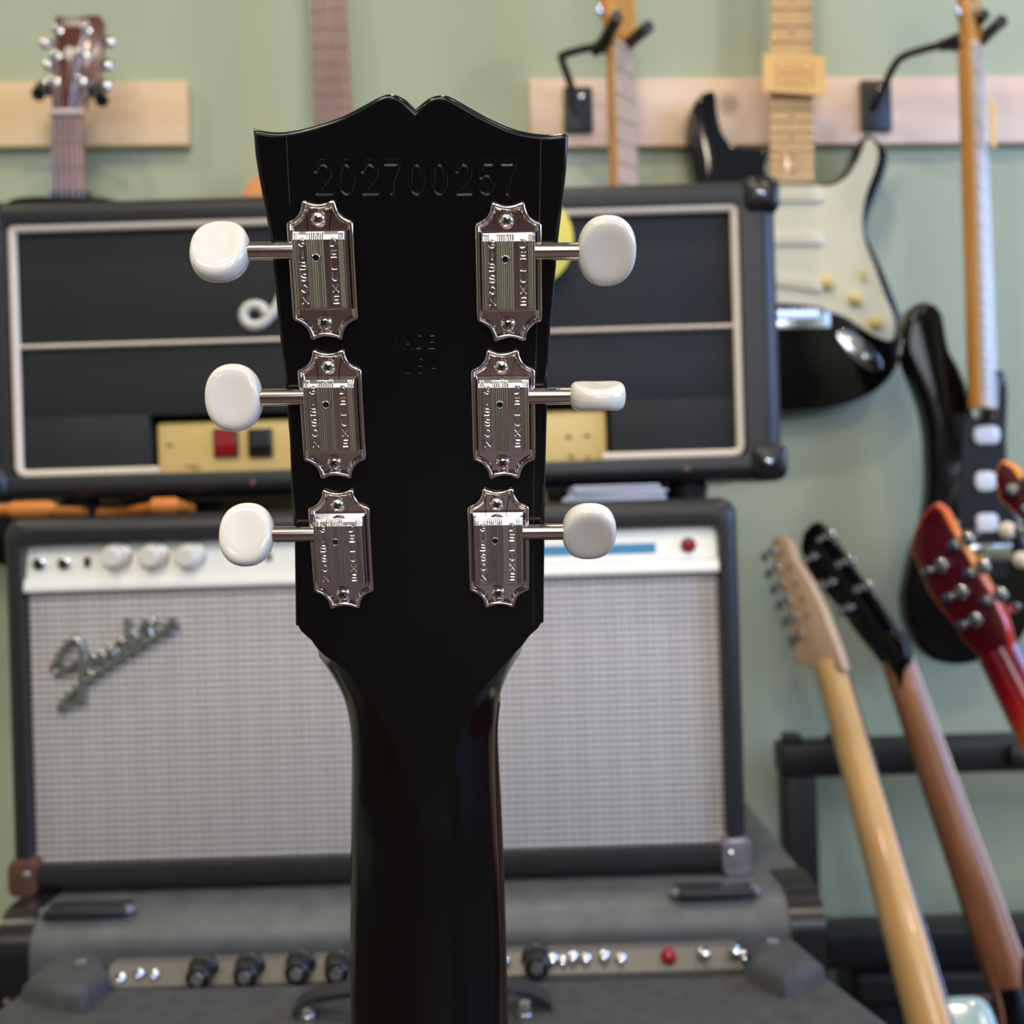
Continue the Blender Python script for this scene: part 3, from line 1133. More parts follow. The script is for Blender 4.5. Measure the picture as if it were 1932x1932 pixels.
part('screw', MB().lathe([(.003, 0), (.0026, -.0012), (.0002, -.0016)], (fx(1295, 882), 0.0005, .0115), 'y', 12), M['rusty'], head_amp)
part('screw', MB().lathe([(.003, 0), (.0026, -.0012), (.0002, -.0016)], (fx(478, 908), 0.0005, .0105), 'y', 12), M['rusty'], head_amp)
HEAD_TOP = Z1

# yellow disc on the front cloth, half hidden by the headstock
YF = Fr(P(1000, 452, .965), (1, 0, 0), (0, 0, 1), (0, -1, 0))
yd = thing('yellow_tag', 'pale yellow oval card tag on the amplifier head front, mostly hidden behind the black headstock', 'tag', YF)
oy = [(.0395 * math.cos(2 * math.pi * k / 48), .0425 * math.sin(2 * math.pi * k / 48)) for k in range(48)]
part('card_disc', MB().prism(oy, -.002, .0, .0006, 2), M['yellow'], yd)

# ---- silver-grilled combo
d2 = 0.85
X0, X1 = unroll(-2, 1000, d2)[0], unroll(1396, 1000, d2)[0]
Z1b, Z0b = unroll(700, 955, d2)[1], unroll(700, 1672, d2)[1]
Z1b = min(Z1b, Z0 - 0.0165)
fcx, fhw, fhh = (X0 + X1) / 2, (X1 - X0) / 2, (Z1b - Z0b) / 2
FF = Fr((fcx, d2, Z0b), (1, 0, 0), (0, 1, 0), (0, 0, 1))
combo = thing('guitar_amplifier', 'amplifier with silver woven grille, bright control strip and slanted grey script badge', 'amplifier', FF)
mb = MB()
rr_loft(mb, 0, fhh, [(fhw, fhh, .016, .26)] + [(fhw - .013 * (1 - math.cos(k * math.pi / 16)), fhh - .012 * (1 - math.cos(k * math.pi / 16)), .014, .014 * (1 - math.sin(k * math.pi / 16))) for k in range(9)] + [ (fhw - .0165, fhh - .0215, .005, .001), (fhw - .0165, fhh - .0215, .005, .045)])
part('cabinet', mb, M['tolex'], combo, smooth=40)
gw = fhw - .0168


def gx(px, py):
    return unroll(px, py, d2 + .01)[0] - fcx


def gz(px, py):
    return unroll(px, py, d2 + .01)[1] - Z0b


zp0 = gz(700, 1100)
ztop = 2 * fhh - .0218
part('grille_cloth', MB().box((0, .014, (.0218 + zp0) / 2), (2 * gw, .006, zp0 - .0218), .001), M['grille'], combo)
mb = MB()   # control strip leaning back a little, lower lip standing proud
zm = zp0 + (ztop - zp0) * .33
pf = [(.012, zp0), (.0035, zp0 + .001), (.003, zp0 + .004), (.0045, zm - .002), (.008, zm), (.013, ztop), (.03, ztop), (.03, zp0)]
mb.loops([[(x, y, z) for y, z in pf] for x in (-gw, gw)])
strip = part('control_panel', mb, M['alu'], combo, smooth=20)
for (a, b) in ((220, 1050), (290, 1050), (359, 1050), (640, 1042), (720, 1040), (800, 1038), (880, 1036)):
    kx, kz = gx(a, b), gz(a, b)
    kb = MB().lathe([(.0118, 0), (.0118, -.004), (.0085, -.006), (.008, -.014), (.0068, -.0155), (.0002, -.0155)], (kx, .0105, kz), 'y', 26)
    k = part('knob', kb, M['knob'], combo, smooth=40)
    part('knob_skirt', MB().lathe([(.0128, 0), (.0128, -.0012), (.0119, -.0015)], (kx, .0103, kz), 'y', 26), M['logodark'], k)
for (a, b) in ((76, 1063), (123, 1062)):
    j = part('input_jack', MB().lathe([(.0052, 0), (.0052, -.0035), (.0034, -.004), (.0032, -.002), (.0002, -.002)], (gx(a, b), .0095, gz(a, b)), 'y', 18), M['chrome'], combo)
    part('jack_hole', MB().lathe([(.0031, 0), (.0002, -.0002)], (gx(a, b), .0071, gz(a, b)), 'y', 14), M['hole'], j)
part('toggle_switch', MB().box((gx(166, 1060), .0085, gz(166, 1060)), (.0042, .004, .0075), .0006), M['blackp'], combo)
part('toggle_switch', MB().box((gx(508, 1050), .0085, gz(508, 1050)), (.0042, .004, .006), .0006), M['goldprint'], combo)
part('pilot_jewel', MB().lathe([(.0062, 0), (.006, -.004), (.0048, -.006), (.0002, -.0065)], (gx(1298, 1028), .0095, gz(1298, 1028)), 'y', 18), M['glow'], combo)
part('blue_print', MB().box((gx(1130, 1037), .0088, gz(1130, 1037)), (.092, .0006, .0085)), M['alublue'], strip)
# script badge
bad = [[(116, 1247), (108, 1256), (104, 1262), (118, 1232), (136, 1210), (147, 1205), (155, 1212), (160, 1226)],
       [(104, 1262), (112, 1268), (126, 1262), (142, 1254), (158, 1240), (163, 1226)],
       [(157, 1212), (160, 1240), (159, 1280), (157, 1322)],
       [(116, 1342), (124, 1322), (150, 1298), (190, 1268), (240, 1236), (290, 1206), (334, 1176)],
       [(117, 1336), (140, 1326), (154, 1322)],
       [(164, 1262), (172, 1240), (182, 1236), (178, 1252), (170, 1262), (184, 1272)],
       [(192, 1250), (194, 1228), (204, 1240), (212, 1218), (218, 1236)],
       [(242, 1212), (232, 1208), (222, 1220), (230, 1230), (242, 1216), (243, 1190), (242, 1163)],
       [(250, 1214), (262, 1204), (256, 1192), (248, 1202), (252, 1218), (266, 1212)],
       [(272, 1208), (272, 1184), (282, 1170), (292, 1176)], [(290, 1200), (284, 1182), (290, 1164), (296, 1172)],
       [(312, 1192), (324, 1178), (335, 1170)]]
wid = [.0032, .003, .0036, .003, .0022, .0026, .0026, .0028, .0024, .003, .0028, .0042]
for s_, w_ in zip(bad, wid):
    pts = [(gx(a, b), .006, gz(a, b)) for a, b in spline(s_, 4)]
    part('script_letter', MB().tube(pts, w_, 10), M['logodark'], combo, smooth=60)
# metal corners at the foot of the cabinet
for sx, mt in ((-1, 'rusty'), (1, 'steelcorner')):
    cm = MB()
    rr_loft(cm, sx * (fhw - .0105), .0145, [(.0125, .016, .008, .05), (.0125, .016, .008, .004), (.011, .0145, .007, -.0015), (.008, .012, .006, -.0022)], cap1=True)
    part('corner_protector', cm, M[mt], combo, 'bare steel corner' if sx > 0 else 'worn brown corner', smooth=50)
    part('rivet', MB().lathe([(.003, 0), (.0028, -.001), (.0002, -.002)], (sx * (fhw - .015), -.002, .018), 'y', 12), M['chrome'], combo)

# ---- wide cabinet underneath with rounded front edge
d3 = 0.80
X0, X1 = unroll(-8, 1740, d3)[0], unroll(1552, 1710, d3)[0]
wcx, whw = (X0 + X1) / 2, (X1 - X0) / 2
WTOP = Z0b - 0.001
WF = Fr((wcx, d3, 0), (1, 0, 0), (0, 1, 0), (0, 0, 1))
wide = thing('speaker_cabinet', 'wide worn grey-black cabinet with rounded front edge, lying under the silver-grilled amplifier', 'speaker cabinet', WF)
mb = MB()
sec = []
rad = .030
hz = .082      # height of the round front top rail
for k in range(9):
    t = math.pi / 2 * k / 8
    sec.append((rad - rad * math.sin(t), WTOP - rad + rad * math.cos(t)))
sec += [(0, WTOP - .055), (.004, WTOP - hz), (.012, WTOP - hz - .006), (.03, WTOP - hz - .008), (.03, .06), (.004, .05), (0, .04), (0, .004), (.004, 0.0), (.42, 0.0), (.42, WTOP)]
mb.loops([[(x, y, z) for y, z in sec] for x in (whw, -whw)])
part('cabinet', mb, M['tolex_grey'], wide, smooth=40)
part('baffle', MB().box((0, .032, (WTOP - hz - .008 + .06) / 2), (2 * whw - .05, .008, WTOP - hz - .07), .001), M['blackp'], wide)
for sx in (-1, 1):
    part('side_cheek', MB().box((sx * (whw - .006), .235, WTOP / 2), (.018, .36, WTOP - .03), .006, 2), M['tolex_blue'], wide)
    cp = MB()
    cs = []
    for k in range(7):
        t = math.pi / 2 * k / 6
        cs.append((rad - (rad + .002) * math.sin(t), WTOP - rad + (rad + .002) * math.cos(t)))
    cs += [(-.002, WTOP - .075), (.05, WTOP - .075), (.075, WTOP - .04), (.06, WTOP + .002)]
    cp.loops([[(x * sx, y, z) for y, z in cs] for x in ((whw - .024, whw + .002) if sx < 0 else (whw + .002, whw - .024))])
    c = part('corner_protector', cp, M['corner'], wide, smooth=50)
    for (dx, dz) in ((.014, .03), (.024, .056), (.008, .06)):
        part('rivet', MB().lathe([(.0032, 0), (.003, -.0014), (.0002, -.0022)], (sx * (whw - dx), -.0015 if dz > .03 else .003, WTOP - dz), 'y', 10), M['chrome'], c)
for (a, b_) in ((92, 245), (1275, 1420)):
    xa_, xb_ = unroll(a, 1690, d3 + .02)[0] - wcx, unroll(b_, 1680, d3 + .02)[0] - wcx
    h_ = part('strap_handle', MB().box(((xa_ + xb_) / 2, .018, WTOP + .001), (xb_ - xa_, .022, .006), .002), M['tolex_blue'], wide)
    for q in (xa_, xb_):
        part('handle_cap', MB().lathe([(.006, 0), (.0055, .003), (.002, .0042), (.0002, .0044)], (q, .016, WTOP), 'z', 14), M['steelcorner'], h_)

# ---- low carpeted combo in front with top control strip
ZT = unroll(966, 1852, 0.70)[1]
SF = Fr((-0.05, 0.5, 0), (1, 0, 0), (0, 1, 0), (0, 0, 1))
small = thing('carpeted_amplifier', 'charcoal carpet-covered amplifier with chamfered corners and a knob strip, nearest the camera at the bottom', 'amplifier', SF)


def wxy(px, py, z):
    """world x, y of a pixel on the horizontal plane z"""
    r = ray(px, py)
    t = (z - EYE.z) / r.z
    p = EYE + r * t
    return p.x, p.y


topo = [wxy(206, 1860, ZT), wxy(560, 1852, ZT), wxy(966, 1848, ZT), wxy(1410, 1832, ZT), wxy(1455, 1800, ZT), wxy(1545, 1822, ZT), wxy(1690, 1932, ZT), wxy(1790, 2010, ZT)]
tl = [wxy(40, 1865, ZT), wxy(-70, 1945, ZT), wxy(-160, 2010, ZT)]
loc = lambda p: (p[0] + 0.05, p[1] - 0.5)
yb = 0.5 - 0.5
outl_s = [loc(p) for p in topo] + [(topo[-1][0] + .05, 0.0), (tl[-1][0] + .05, 0.0)] + [loc(p) for p in tl[::-1]] + [loc(wxy(105, 1830, ZT))]
sm = MB()
sm.prism(outl_s, 0.0, ZT, .008, 3)
part('cabinet', sm, M['carpet'], small, smooth=40)
# cheeks that frame the strip
for pts_, px_ in (([(40, 1850), (104, 1790), (192, 1792), (206, 1834), (150, 1872)], 0), ([(1412, 1812), (1424, 1768), (1500, 1766), (1556, 1812), (1480, 1842)], 1)):
    pp = [loc(wxy(a, b, ZT + .014)) for a, b in pts_]
    ck = part('corner_cheek', MB().prism(pp, ZT - .03, ZT + .014, .008, 3), M['carpet'], small, smooth=50)
    a, b = ((152, 1816), (1458, 1776))[px_]
    q = loc(wxy(a, b, ZT + .014))
    part('rivet', MB().lathe([(.0042, 0), (.004, .001), (.002, .0022), (.0002, .0024)], (q[0], q[1], ZT + .0138), 'z', 16), M['chrome'], ck)
q0, q1 = loc(wxy(190, 1858, ZT)), loc(wxy(1412, 1832, ZT))
yk = max(q0[1], q1[1]) + .004
mb = MB()
mb.loops([[(x, yk - .004, ZT - .03), (x, yk - .004, ZT - .002), (x, yk + .010, ZT + .0075), (x, yk + .02, ZT + .0075), (x, yk + .02, ZT - .03)] for x in (q1[0] - .002, q0[0] + .002)])
ps = part('control_strip', mb, M['stickrod'], small, smooth=20)


def sxy(px, py, dep):
    p = P(px, py, dep)
    return p.x + .05, p.z


DK = 0.5 + yk
for a, b in ((382, 1832), (470, 1828), (566, 1822), (640, 1822), (760, 1820), (860, 1818), (1012, 1812)):
    x, z = sxy(a, b, DK + .002)
    k = part('knob', MB().lathe([(.0105, 0), (.0105, -.003), (.0088, -.005), (.008, -.016), (.0065, -.0175), (.0002, -.0175)], (x, yk + .006, z), 'y', 20), M['blackp'], small, smooth=40)
    part('knob_cap', MB().lathe([(.0045, 0), (.004, -.001), (.0002, -.0012)], (x, yk - .0113, z), 'y', 14), M['chrome'], k)
for a, b in ((228, 1848), (262, 1840), (290, 1842), (952, 1818), (1042, 1812), (1062, 1816), (1080, 1808), (1105, 1812), (1140, 1806), (1172, 1812), (1326, 1800), (1385, 1795), (1404, 1806)):
    x, z = sxy(a, b, DK)
    part('toggle_nut', MB().lathe([(.0042, 0), (.0042, -.003), (.0022, -.0045), (.0002, -.008)], (x, yk + .004, z), 'y', 10), M['chrome'], small)
x, z = sxy(1262, 1806, DK)
part('pilot_jewel', MB().lathe([(.0055, 0), (.0045, -.004), (.0002, -.006)], (x, yk + .003, z), 'y', 14), M['glow'], small)
for a, b in ((1327, 1790), (1383, 1786)):
    x, z = sxy(a, b, DK)
    part('toggle_lever', MB().lathe([(.0016, 0), (.0022, -.011), (.003, -.014), (.0002, -.016)], (x, yk + .003, z), 'y', 10), M['chrome'], small)
# strap handle on the carpet top and its two chrome posts
hp = []
for a, b, hgt in ((556, 1902, .004), (590, 1880, .010), (690, 1862, .022), (800, 1856, .024), (920, 1856, .020), (1000, 1868, .010), (1040, 1890, .004)):
    x, y = wxy(a, b, ZT + hgt)
    hp.append((x + .05, y - .5, ZT + hgt))
hp = spline(hp, 4)
mb = MB()
L_ = []
for i, p in enumerate(hp):
    w_ = .0085
    L_.append([(p[0], p[1] - w_, p[2] - .002), (p[0], p[1] - w_, p[2] + .002), (p[0], p[1] + w_, p[2] + .002), (p[0], p[1] + w_, p[2] - .002)])
mb.loops(L_)
part('strap_handle', mb, M['tolex'], small, smooth=40)
for (a, b, tp) in ((582, 1900, 1898), (990, 1886, 1884)):
    x, y = wxy(a, 1925, ZT)
    zt_ = P(a, b, y).z
    pr_ = [(.006, 0), (.006, .004)]
    hgt = zt_ - ZT
    for k in range(3):
        h0 = .004 + (hgt - .012) * k / 3
        h1 = .004 + (hgt - .012) * (k + 1) / 3
        pr_ += [(.0044, h0), (.0052, (h0 + h1) / 2), (.0042, h1)]
    pr_ += [(.0048, hgt - .006), (.0036, hgt - .0015), (.0003, hgt)]
    part('handle_post', MB().lathe(pr_, (x + .05, y - .5, ZT), 'z', 18), M['chrome'], small, smooth=50)

# ---- things lying between the two upper amplifiers
cf = Fr((-0.35, .93, Z1b), (1, 0, 0), (0, 1, 0), (0, 0, 1))
cord = thing('instrument_cable', 'orange instrument cable lying on top of the silver-grilled amplifier under the head', 'cable', cf)
pts = []
for (a, dd, z) in ((-60, .91, .006), (0, .905, .008), (60, .895, .008), (92, .890, .006), (120, .93, .005), (160, .99, .005), (240, 1.0, .005), (285, .93, .006), (305, .895, .007), (335, .89, .007), (352, .93, .005), (360, .98, .005)):
    x = unroll(a, 955, dd)[0]
    pts.append((x + .35, dd - .93, z))
pts = spline(pts, 6)
part('cord', MB().tube(pts, .0048, 10), M['orangecord'], cord, smooth=180)
x = unroll(62, 955, .885)[0] + .35
part('plug_grip', MB().lathe([(.004, -.02), (.0068, -.017), (.0072, .012), (.0045, .02)], (x, -.045, .0074), 'x', 16), M['orangecord'], cord)
x = unroll(312, 945, .883)[0] + .35
part('plug_grip', MB().lathe([(.004, -.012), (.0068, -.010), (.0068, .008), (.0045, .012)], (x, -.047, .0071), 'x', 16), M['orangecord'], cord)
pf_ = Fr((unroll(1160, 935, .9)[0], .9, Z1b), (1, 0, 0), (0, 1, 0), (0, 0, 1))
paper = thing('paper_stack', 'white papers lying on the silver-grilled amplifier, in the gap under the head', 'paper', pf_)
for k in range(6):
    a = random.uniform(-.05, .05)
    s_ = MB().box((0, 0, 0), (.085 - .003 * k, .06, .0016), .0003, 1)
    part('paper_sheet', s_.xf(Matrix.Translation((random.uniform(-.003, .003), .0, .0010 + .0022 * k)) @ Matrix.Rotation(a, 4, 'Z')), M['paper'] if k < 5 else M['paper'], paper)

# ------------------------------------------------------------------ wall boards and hangers
def board(name_label, x0, y0, x1, y1, mt):
    fr = wall_frame((x0 + x1) / 2, (y0 + y1) / 2, .019)
    w, h = fr.L(x1, y1), fr.L(x0, y0)
    wd, ht = abs(w[0] - h[0]), abs(fr.L((x0 + x1) / 2, y0)[1] - fr.L((x0 + x1) / 2, y1)[1])
    t = thing('wall_board', name_label, 'board', fr)
    part('plank', MB().box((0, 0, -.0095), (wd, ht, .019), .0015), mt, t)
    return t


board('pale pine board screwed to the wall on the left, behind the brown acoustic headstock', -520, 154, 361, 277, M['pine'])
board('long pinkish pine board on the wall on the right, carrying two black hangers', 1014, 144, 2420, 270, M['pine2'])


def hanger(label, plate, arm, prongs, off=.021, dp=None, group='guitar hangers on the long board'):
    (x0, y0, x1, y1) = plate
    fr = wall_frame((x0 + x1) / 2, (y0 + y1) / 2, off)
    t = thing('guitar_hanger', label, 'hanger', fr, group)
    a, b = fr.L(x0, (y0 + y1) / 2), fr.L(x1, (y0 + y1) / 2)
    c, e = fr.L((x0 + x1) / 2, y0), fr.L((x0 + x1) / 2, y1)
    pl = part('back_plate', MB().box((0, 0, .003), (b[0] - a[0], c[1] - e[1], .008), .003), M['hang'], t)
    part('screw', MB().lathe([(.005, 0), (.0045, .0015), (.0002, .0025)], (.006, (c[1] - e[1]) * .3, .007), 'z', 14), M['chrome'], pl)
    pts = []
    for (px, py, z) in arm:
        x, y = fr.L(px, py, z)
        pts.append((x, y, z))
    part('arm', MB().tube(spline(pts, 5), .0056, 10), M['hang'], t, smooth=60)
    for pr2 in prongs:
        q = []
        for (px, py, z) in pr2:
            x, y = fr.L(px, py, z)
            q.append((x, y, z))
        part('padded_prong', MB().tube(q, [.0086] * len(q), 12), M['hang'], t, smooth=60)
    return t


hanger('black guitar hanger near the left end of the long board, holding the first maple neck', (1063, 166, 1118, 252),
       [(1088, 215, .008), (1078, 165, .02), (1060, 112, .06), (1066, 103, .07), (1100, 93, .09), (1138, 86, .105)],
       [[(1120, 98, .10), (1140, 78, .115), (1165, 32, .16)], [(1186, 84, .10), (1200, 70, .12), (1224, 50, .15)], [(1130, 88, .10), (1160, 92, .098), (1188, 84, .10)]])
hanger('black guitar hanger on the long board above the cream pickguard, holding the right maple neck', (1622, 153, 1680, 250),
       [(1648, 205, .008), (1664, 172, .03), (1684, 130, .06), (1702, 108, .075), (1740, 94, .09), (1800, 80, .10)],
       [[(1772, 88, .10), (1812, 72, .115), (1858, 26, .16)], [(1856, 72, .10), (1870, 58, .12), (1890, 40, .15)], [(1790, 84, .10), (1826, 88, .098), (1858, 72, .10)]])


# ------------------------------------------------------------------ generic guitar pieces
def add_tuner(t, fr, px, py, z, dirn=None, s=1.0, parent=None):
    x, y = fr.L(px, py, z)
    a = MB()
    a.box((0, 0, .004), (.011, .013, .008), .002)
    a.lathe([(.0028, .0), (.0028, .012)], (0, 0, 0), 'x' if True else 'z', 10)
    o = part('tuning_machine', a, M['chrome'], t, smooth=50)
    o.matrix_local = Matrix.Translation((x, y, z))
    sg = dirn if dirn else 1
    kb = MB()
    kb.loops([[(sg * hh, rr * math.cos(2 * math.pi * k / 14) * 1.15, .004 + rr * .42 * math.sin(2 * math.pi * k / 14)) for k in (range(14) if sg > 0 else range(13, -1, -1))] for rr, hh in ((.003, .010), (.0065, .012), (.0085, .016), (.008, .021), (.005, .0245))])
    part('button', kb, M['chrome'], o, smooth=60)
    return o


def post(t, fr, px, py, z=0, r=.0036, h=.012):
    x, y = fr.L(px, py, z)
    return part('string_post', MB().lathe([(r * 1.9, 0), (r * 1.9, .0015), (r, .002), (r, h), (r * .6, h + .001), (.0002, h + .001)], (x, y, z), 'z', 14), M['chrome'], t, smooth=40)


def neck(t, fr, y0, y1, w0, w1, depth, wood_m, board_m, boardh=.005, x0=0.0, x1=0.0):
    """round-backed neck and fretboard from y0 (nut) to y1 (body); z=0 is the joint"""
    L, B = [], []
    n = 12
    for k in range(9):
        s = k / 8
        y, w, xc = y0 + (y1 - y0) * s, (w0 + (w1 - w0) * s) / 2, x0 + (x1 - x0) * s
        L.append([(xc + w * math.cos(math.pi + math.pi * j / n), y, depth * math.sin(math.pi + math.pi * j / n)) for j in range(n + 1)])
        B.append([(xc - w, y, 0), (xc + w, y, 0), (xc + w, y, boardh * .8), (xc + w * .5, y, boardh), (xc - w * .5, y, boardh), (xc - w, y, boardh * .8)])
    if y1 < y0:
        L = [l[::-1] for l in L]; B = [l[::-1] for l in B]
    part('neck', MB().loops(L), wood_m, t, smooth=50)
    part('fretboard', MB().loops(B), board_m, t, smooth=20)


def frets(t, fr, ys, w0, w1, y0, y1, z, n0=0, r=.0011, x0=0.0, x1=0.0):
    me = None
    for y in ys:
        s = (y - y0) / (y1 - y0)
        w = (w0 + (w1 - w0) * s)
        if me is None:
            a = MB()
            a.loops([[(x, .0013 * math.cos(math.pi * k / 4), .0012 * math.sin(math.pi * k / 4)) for k in range(5)] for x in (-.5, .5)])
            me = a.mesh('fret', M['frettang'])
        o = bpy.data.objects.new('fret', me)
        COL.objects.link(o)
        o.parent = t
        o.matrix_local = Matrix.Translation((x0 + (x1 - x0) * s, y, z)) @ Matrix.Diagonal((w, 1, 1, 1))


def strings(t, y0, y1, w0, w1, z0, z1, n=6, x0=0.0, x1=0.0):
    for k in range(n):
        q = (k / (n - 1) - .5)
        part('string', MB().tube([(x0 + q * w0, y0, z0), (x1 + q * w1, y1, z1)], .00042 if n < 7 else .0003, 5), M['string'], t)


def dot(t, x, y, z, m_, r=.003):
    part('inlay_dot', MB().lathe([(r, 0), (r, .0002), (.0002, .0003)], (x, y, z), 'z', 14), m_, t)


# ---- brown acoustic at the left
fa = wall_frame(126, 216, .12)
ga = thing('acoustic_guitar', 'acoustic guitar with reddish-brown headstock and white lettering, hanging on the left of the wall', 'guitar', fa)
ho = fa.LL([(97, 208), (98, 170), (99, 120), (101, 80), (104, 50), (104, 29), (130, 33), (150, 32), (170, 28), (188, 28), (194, 38), (193, 80), (190, 110), (187, 140), (183, 160), (170, 168), (160, 190), (157, 208)])
part('headstock', MB().prism(ho, -.014, 0, .0012, 2, both=True), M['mahog'], ga)
(nx0, ny0) = fa.L(126, 214)
(bx0, by0) = fa.L(133, 376)
nw0, nw1 = fa.L(157, 216)[0] - fa.L(98, 216)[0], fa.L(163, 366)[0] - fa.L(98, 366)[0]
cx0 = (fa.L(157, 214)[0] + fa.L(98, 214)[0]) / 2
cx1 = (fa.L(163, 366)[0] + fa.L(98, 366)[0]) / 2
neck(ga, fa, ny0, by0, nw0, nw1, -.0 + .018, M['mahog'], M['rose'], x0=cx0, x1=cx1)
part('nut', MB().box((cx0, ny0, .004), (nw0 + .006, .006, .010), .001), M['binding'], ga)
frets(ga, fa, [fa.L(130, q)[1] for q in (271, 318, 362)], nw0, nw1, ny0, by0, .005, x0=cx0, x1=cx1)
strings(ga, ny0, by0, nw0 * .8, nw1 * .85, .009, .0075, x0=cx0, x1=cx1)
for i, (px, py, sx_) in enumerate(((109, 58, -1), (106, 106, -1), (103, 155, -1), (163, 57, 1), (157, 103, 1), (152, 153, 1))):
    post(ga, fa, px, py)
    ux, uy = fa.L(px, py)
    k = (-0.4 + .4 * (i % 3)) * nw0
    part('string', MB().tube([(ux, uy, .009), (cx0 + (sx_ * (.12 + .14 * (i % 3)) * nw0), ny0, .010)], .00042, 5), M['string'], ga)
for px, py, sg in ((85, 80, -1), (92, 122, -1), (92, 160, -1), (205, 78, 1), (200, 122, 1), (198, 160, 1)):
    x, y = fa.L(px, py, -.006)
    bt = MB()
    bt.loops([[(x + sg * hh, y + rr * math.cos(2 * math.pi * k / 14), -.008 + rr * .5 * math.sin(2 * math.pi * k / 14)) for k in (range(14) if sg > 0 else range(13, -1, -1))] for rr, hh in ((.002, -.016), (.002, -.006), (.006, -.005), (.0085, 0), (.0075, .005), (.004, .008))])
    part('tuning_machine', bt, M['chrome'], ga, smooth=60)
# lettering and emblem on the headstock
xa0, ya0 = fa.L(118, 50)
xa1, ya1 = fa.L(170, 37)
cw = (xa1 - xa0) / 6
for i, ch in enumerate('YAMAHA'):
    for s_ in glyph(ch, xa0 + cw * i, ya0, cw * .72, ya1 - ya0):
        a = MB()
        for p0, p1 in zip(s_[:-1], s_[1:]):
            a.tube([(p0[0], p0[1], .0004), (p1[0], p1[1], .0004)], .0008, 6)
        part('letter', a, M['piping'], ga)
em = [fa.L(a, b) for a, b in spline([(165, 64), (156, 74), (152, 84), (142, 92), (132, 88), (124, 92), (122, 104), (128, 112), (136, 108), (148, 96), (156, 84), (166, 66)], 4, True)]
part('emblem', MB().prism(em, 0, .0006), M['piping'], ga)
oa = fa.LL(spline([(128, 372), (70, 368), (0, 380), (-60, 440), (-80, 520), (-60, 620), (-60, 700), (-120, 800), (-130, 920), (-60, 1040), (60, 1080), (130, 1082), (220, 1080), (340, 1040), (400, 920), (390, 800), (330, 700), (320, 620), (340, 520), (320, 440), (250, 390), (190, 370)], 4, True))
part('body', MB().prism(oa, -.085, -.002, .004, 2, both=True), M['blackgloss'], ga)
part('neck_heel', MB().box((cx1 + .002, by0 + .004, -.001), (nw1 + .008, .012, .012), .002), M['blackgloss'], ga)
hanger('black yoke hanger on the left pine board behind the brown acoustic headstock', (104, 226, 152, 272), [(130, 250, .008), (134, 215, .04), (134, 195, .07), (134, 186, .08)],
       [[(135, 178, .085), (100, 172, .09), (78, 166, .10), (72, 178, .13)], [(135, 178, .085), (170, 172, .09), (185, 170, .10), (192, 190, .13)]], group='guitar hanger on the left board')

# ---- rosewood neck leaving the frame at the top, orange body behind the amplifiers
fbm = wall_frame(625, 230, .10)
fbm = frame(fbm.O, P(600, -200, 1.45) - P(634, 400, 1.45), WZ)
gb = thing('acoustic_guitar', 'orange-bodied guitar, rosewood fretboard running up out of frame above the black headstock', 'guitar', fbm)
yA, yB = fbm.L(620, -420)[1], fbm.L(630, 330)[1]
x_at = lambda px, py: fbm.L(px, py)[0]
w_t, w_b = x_at(655, 0) - x_at(582, 0), x_at(665, 230) - x_at(593, 230)
neck(gb, fbm, yA, yB, w_t * .78, w_b * 1.06, .018, M['mahog'], M['rose'], x0=x_at(619, 0) + .002, x1=x_at(629, 230))
ys_f = [fbm.L(620, q)[1] for q in (-58, -17, 22, 57, 90, 122, 152, 180, 205, 230)]
frets(gb, fbm, ys_f, w_t * .8, w_b * 1.02, yA, yB, .005, x0=x_at(619, 0), x1=x_at(629, 230))
strings(gb, yA, yB, w_t * .66, w_b * .85, .0078, .009, x0=x_at(619, 0), x1=x_at(629, 230))
oo = fbm.LL(spline([(632, 300), (560, 302), (500, 318), (464, 350), (452, 400), (462, 470), (470, 520), (440, 580), (400, 660), (390, 760), (420, 860), (520, 930), (640, 950), (760, 930), (850, 860), (880, 760), (866, 660), (826, 580), (800, 520), (806, 470), (815, 400), (800, 350), (760, 318), (700, 302)], 4, True), -.004)
part('body', MB().prism(oo, -.075, -.004, .004, 2, both=True), M['orangebody'], gb)
part('headstock', MB().prism([(-.03, yA), (.03, yA), (.036, yA + .17), (-.036, yA + .17)], -.014, 0, .002), M['mahog'], gb)

# ---- strat-like neck turned aside (first hanger)
def turned(O, ang, tilt=0.0):
    c, s = math.cos(ang), math.sin(ang)
    return Fr(O, (c, s, 0), (0, 0, 1), (s, -c, 0))


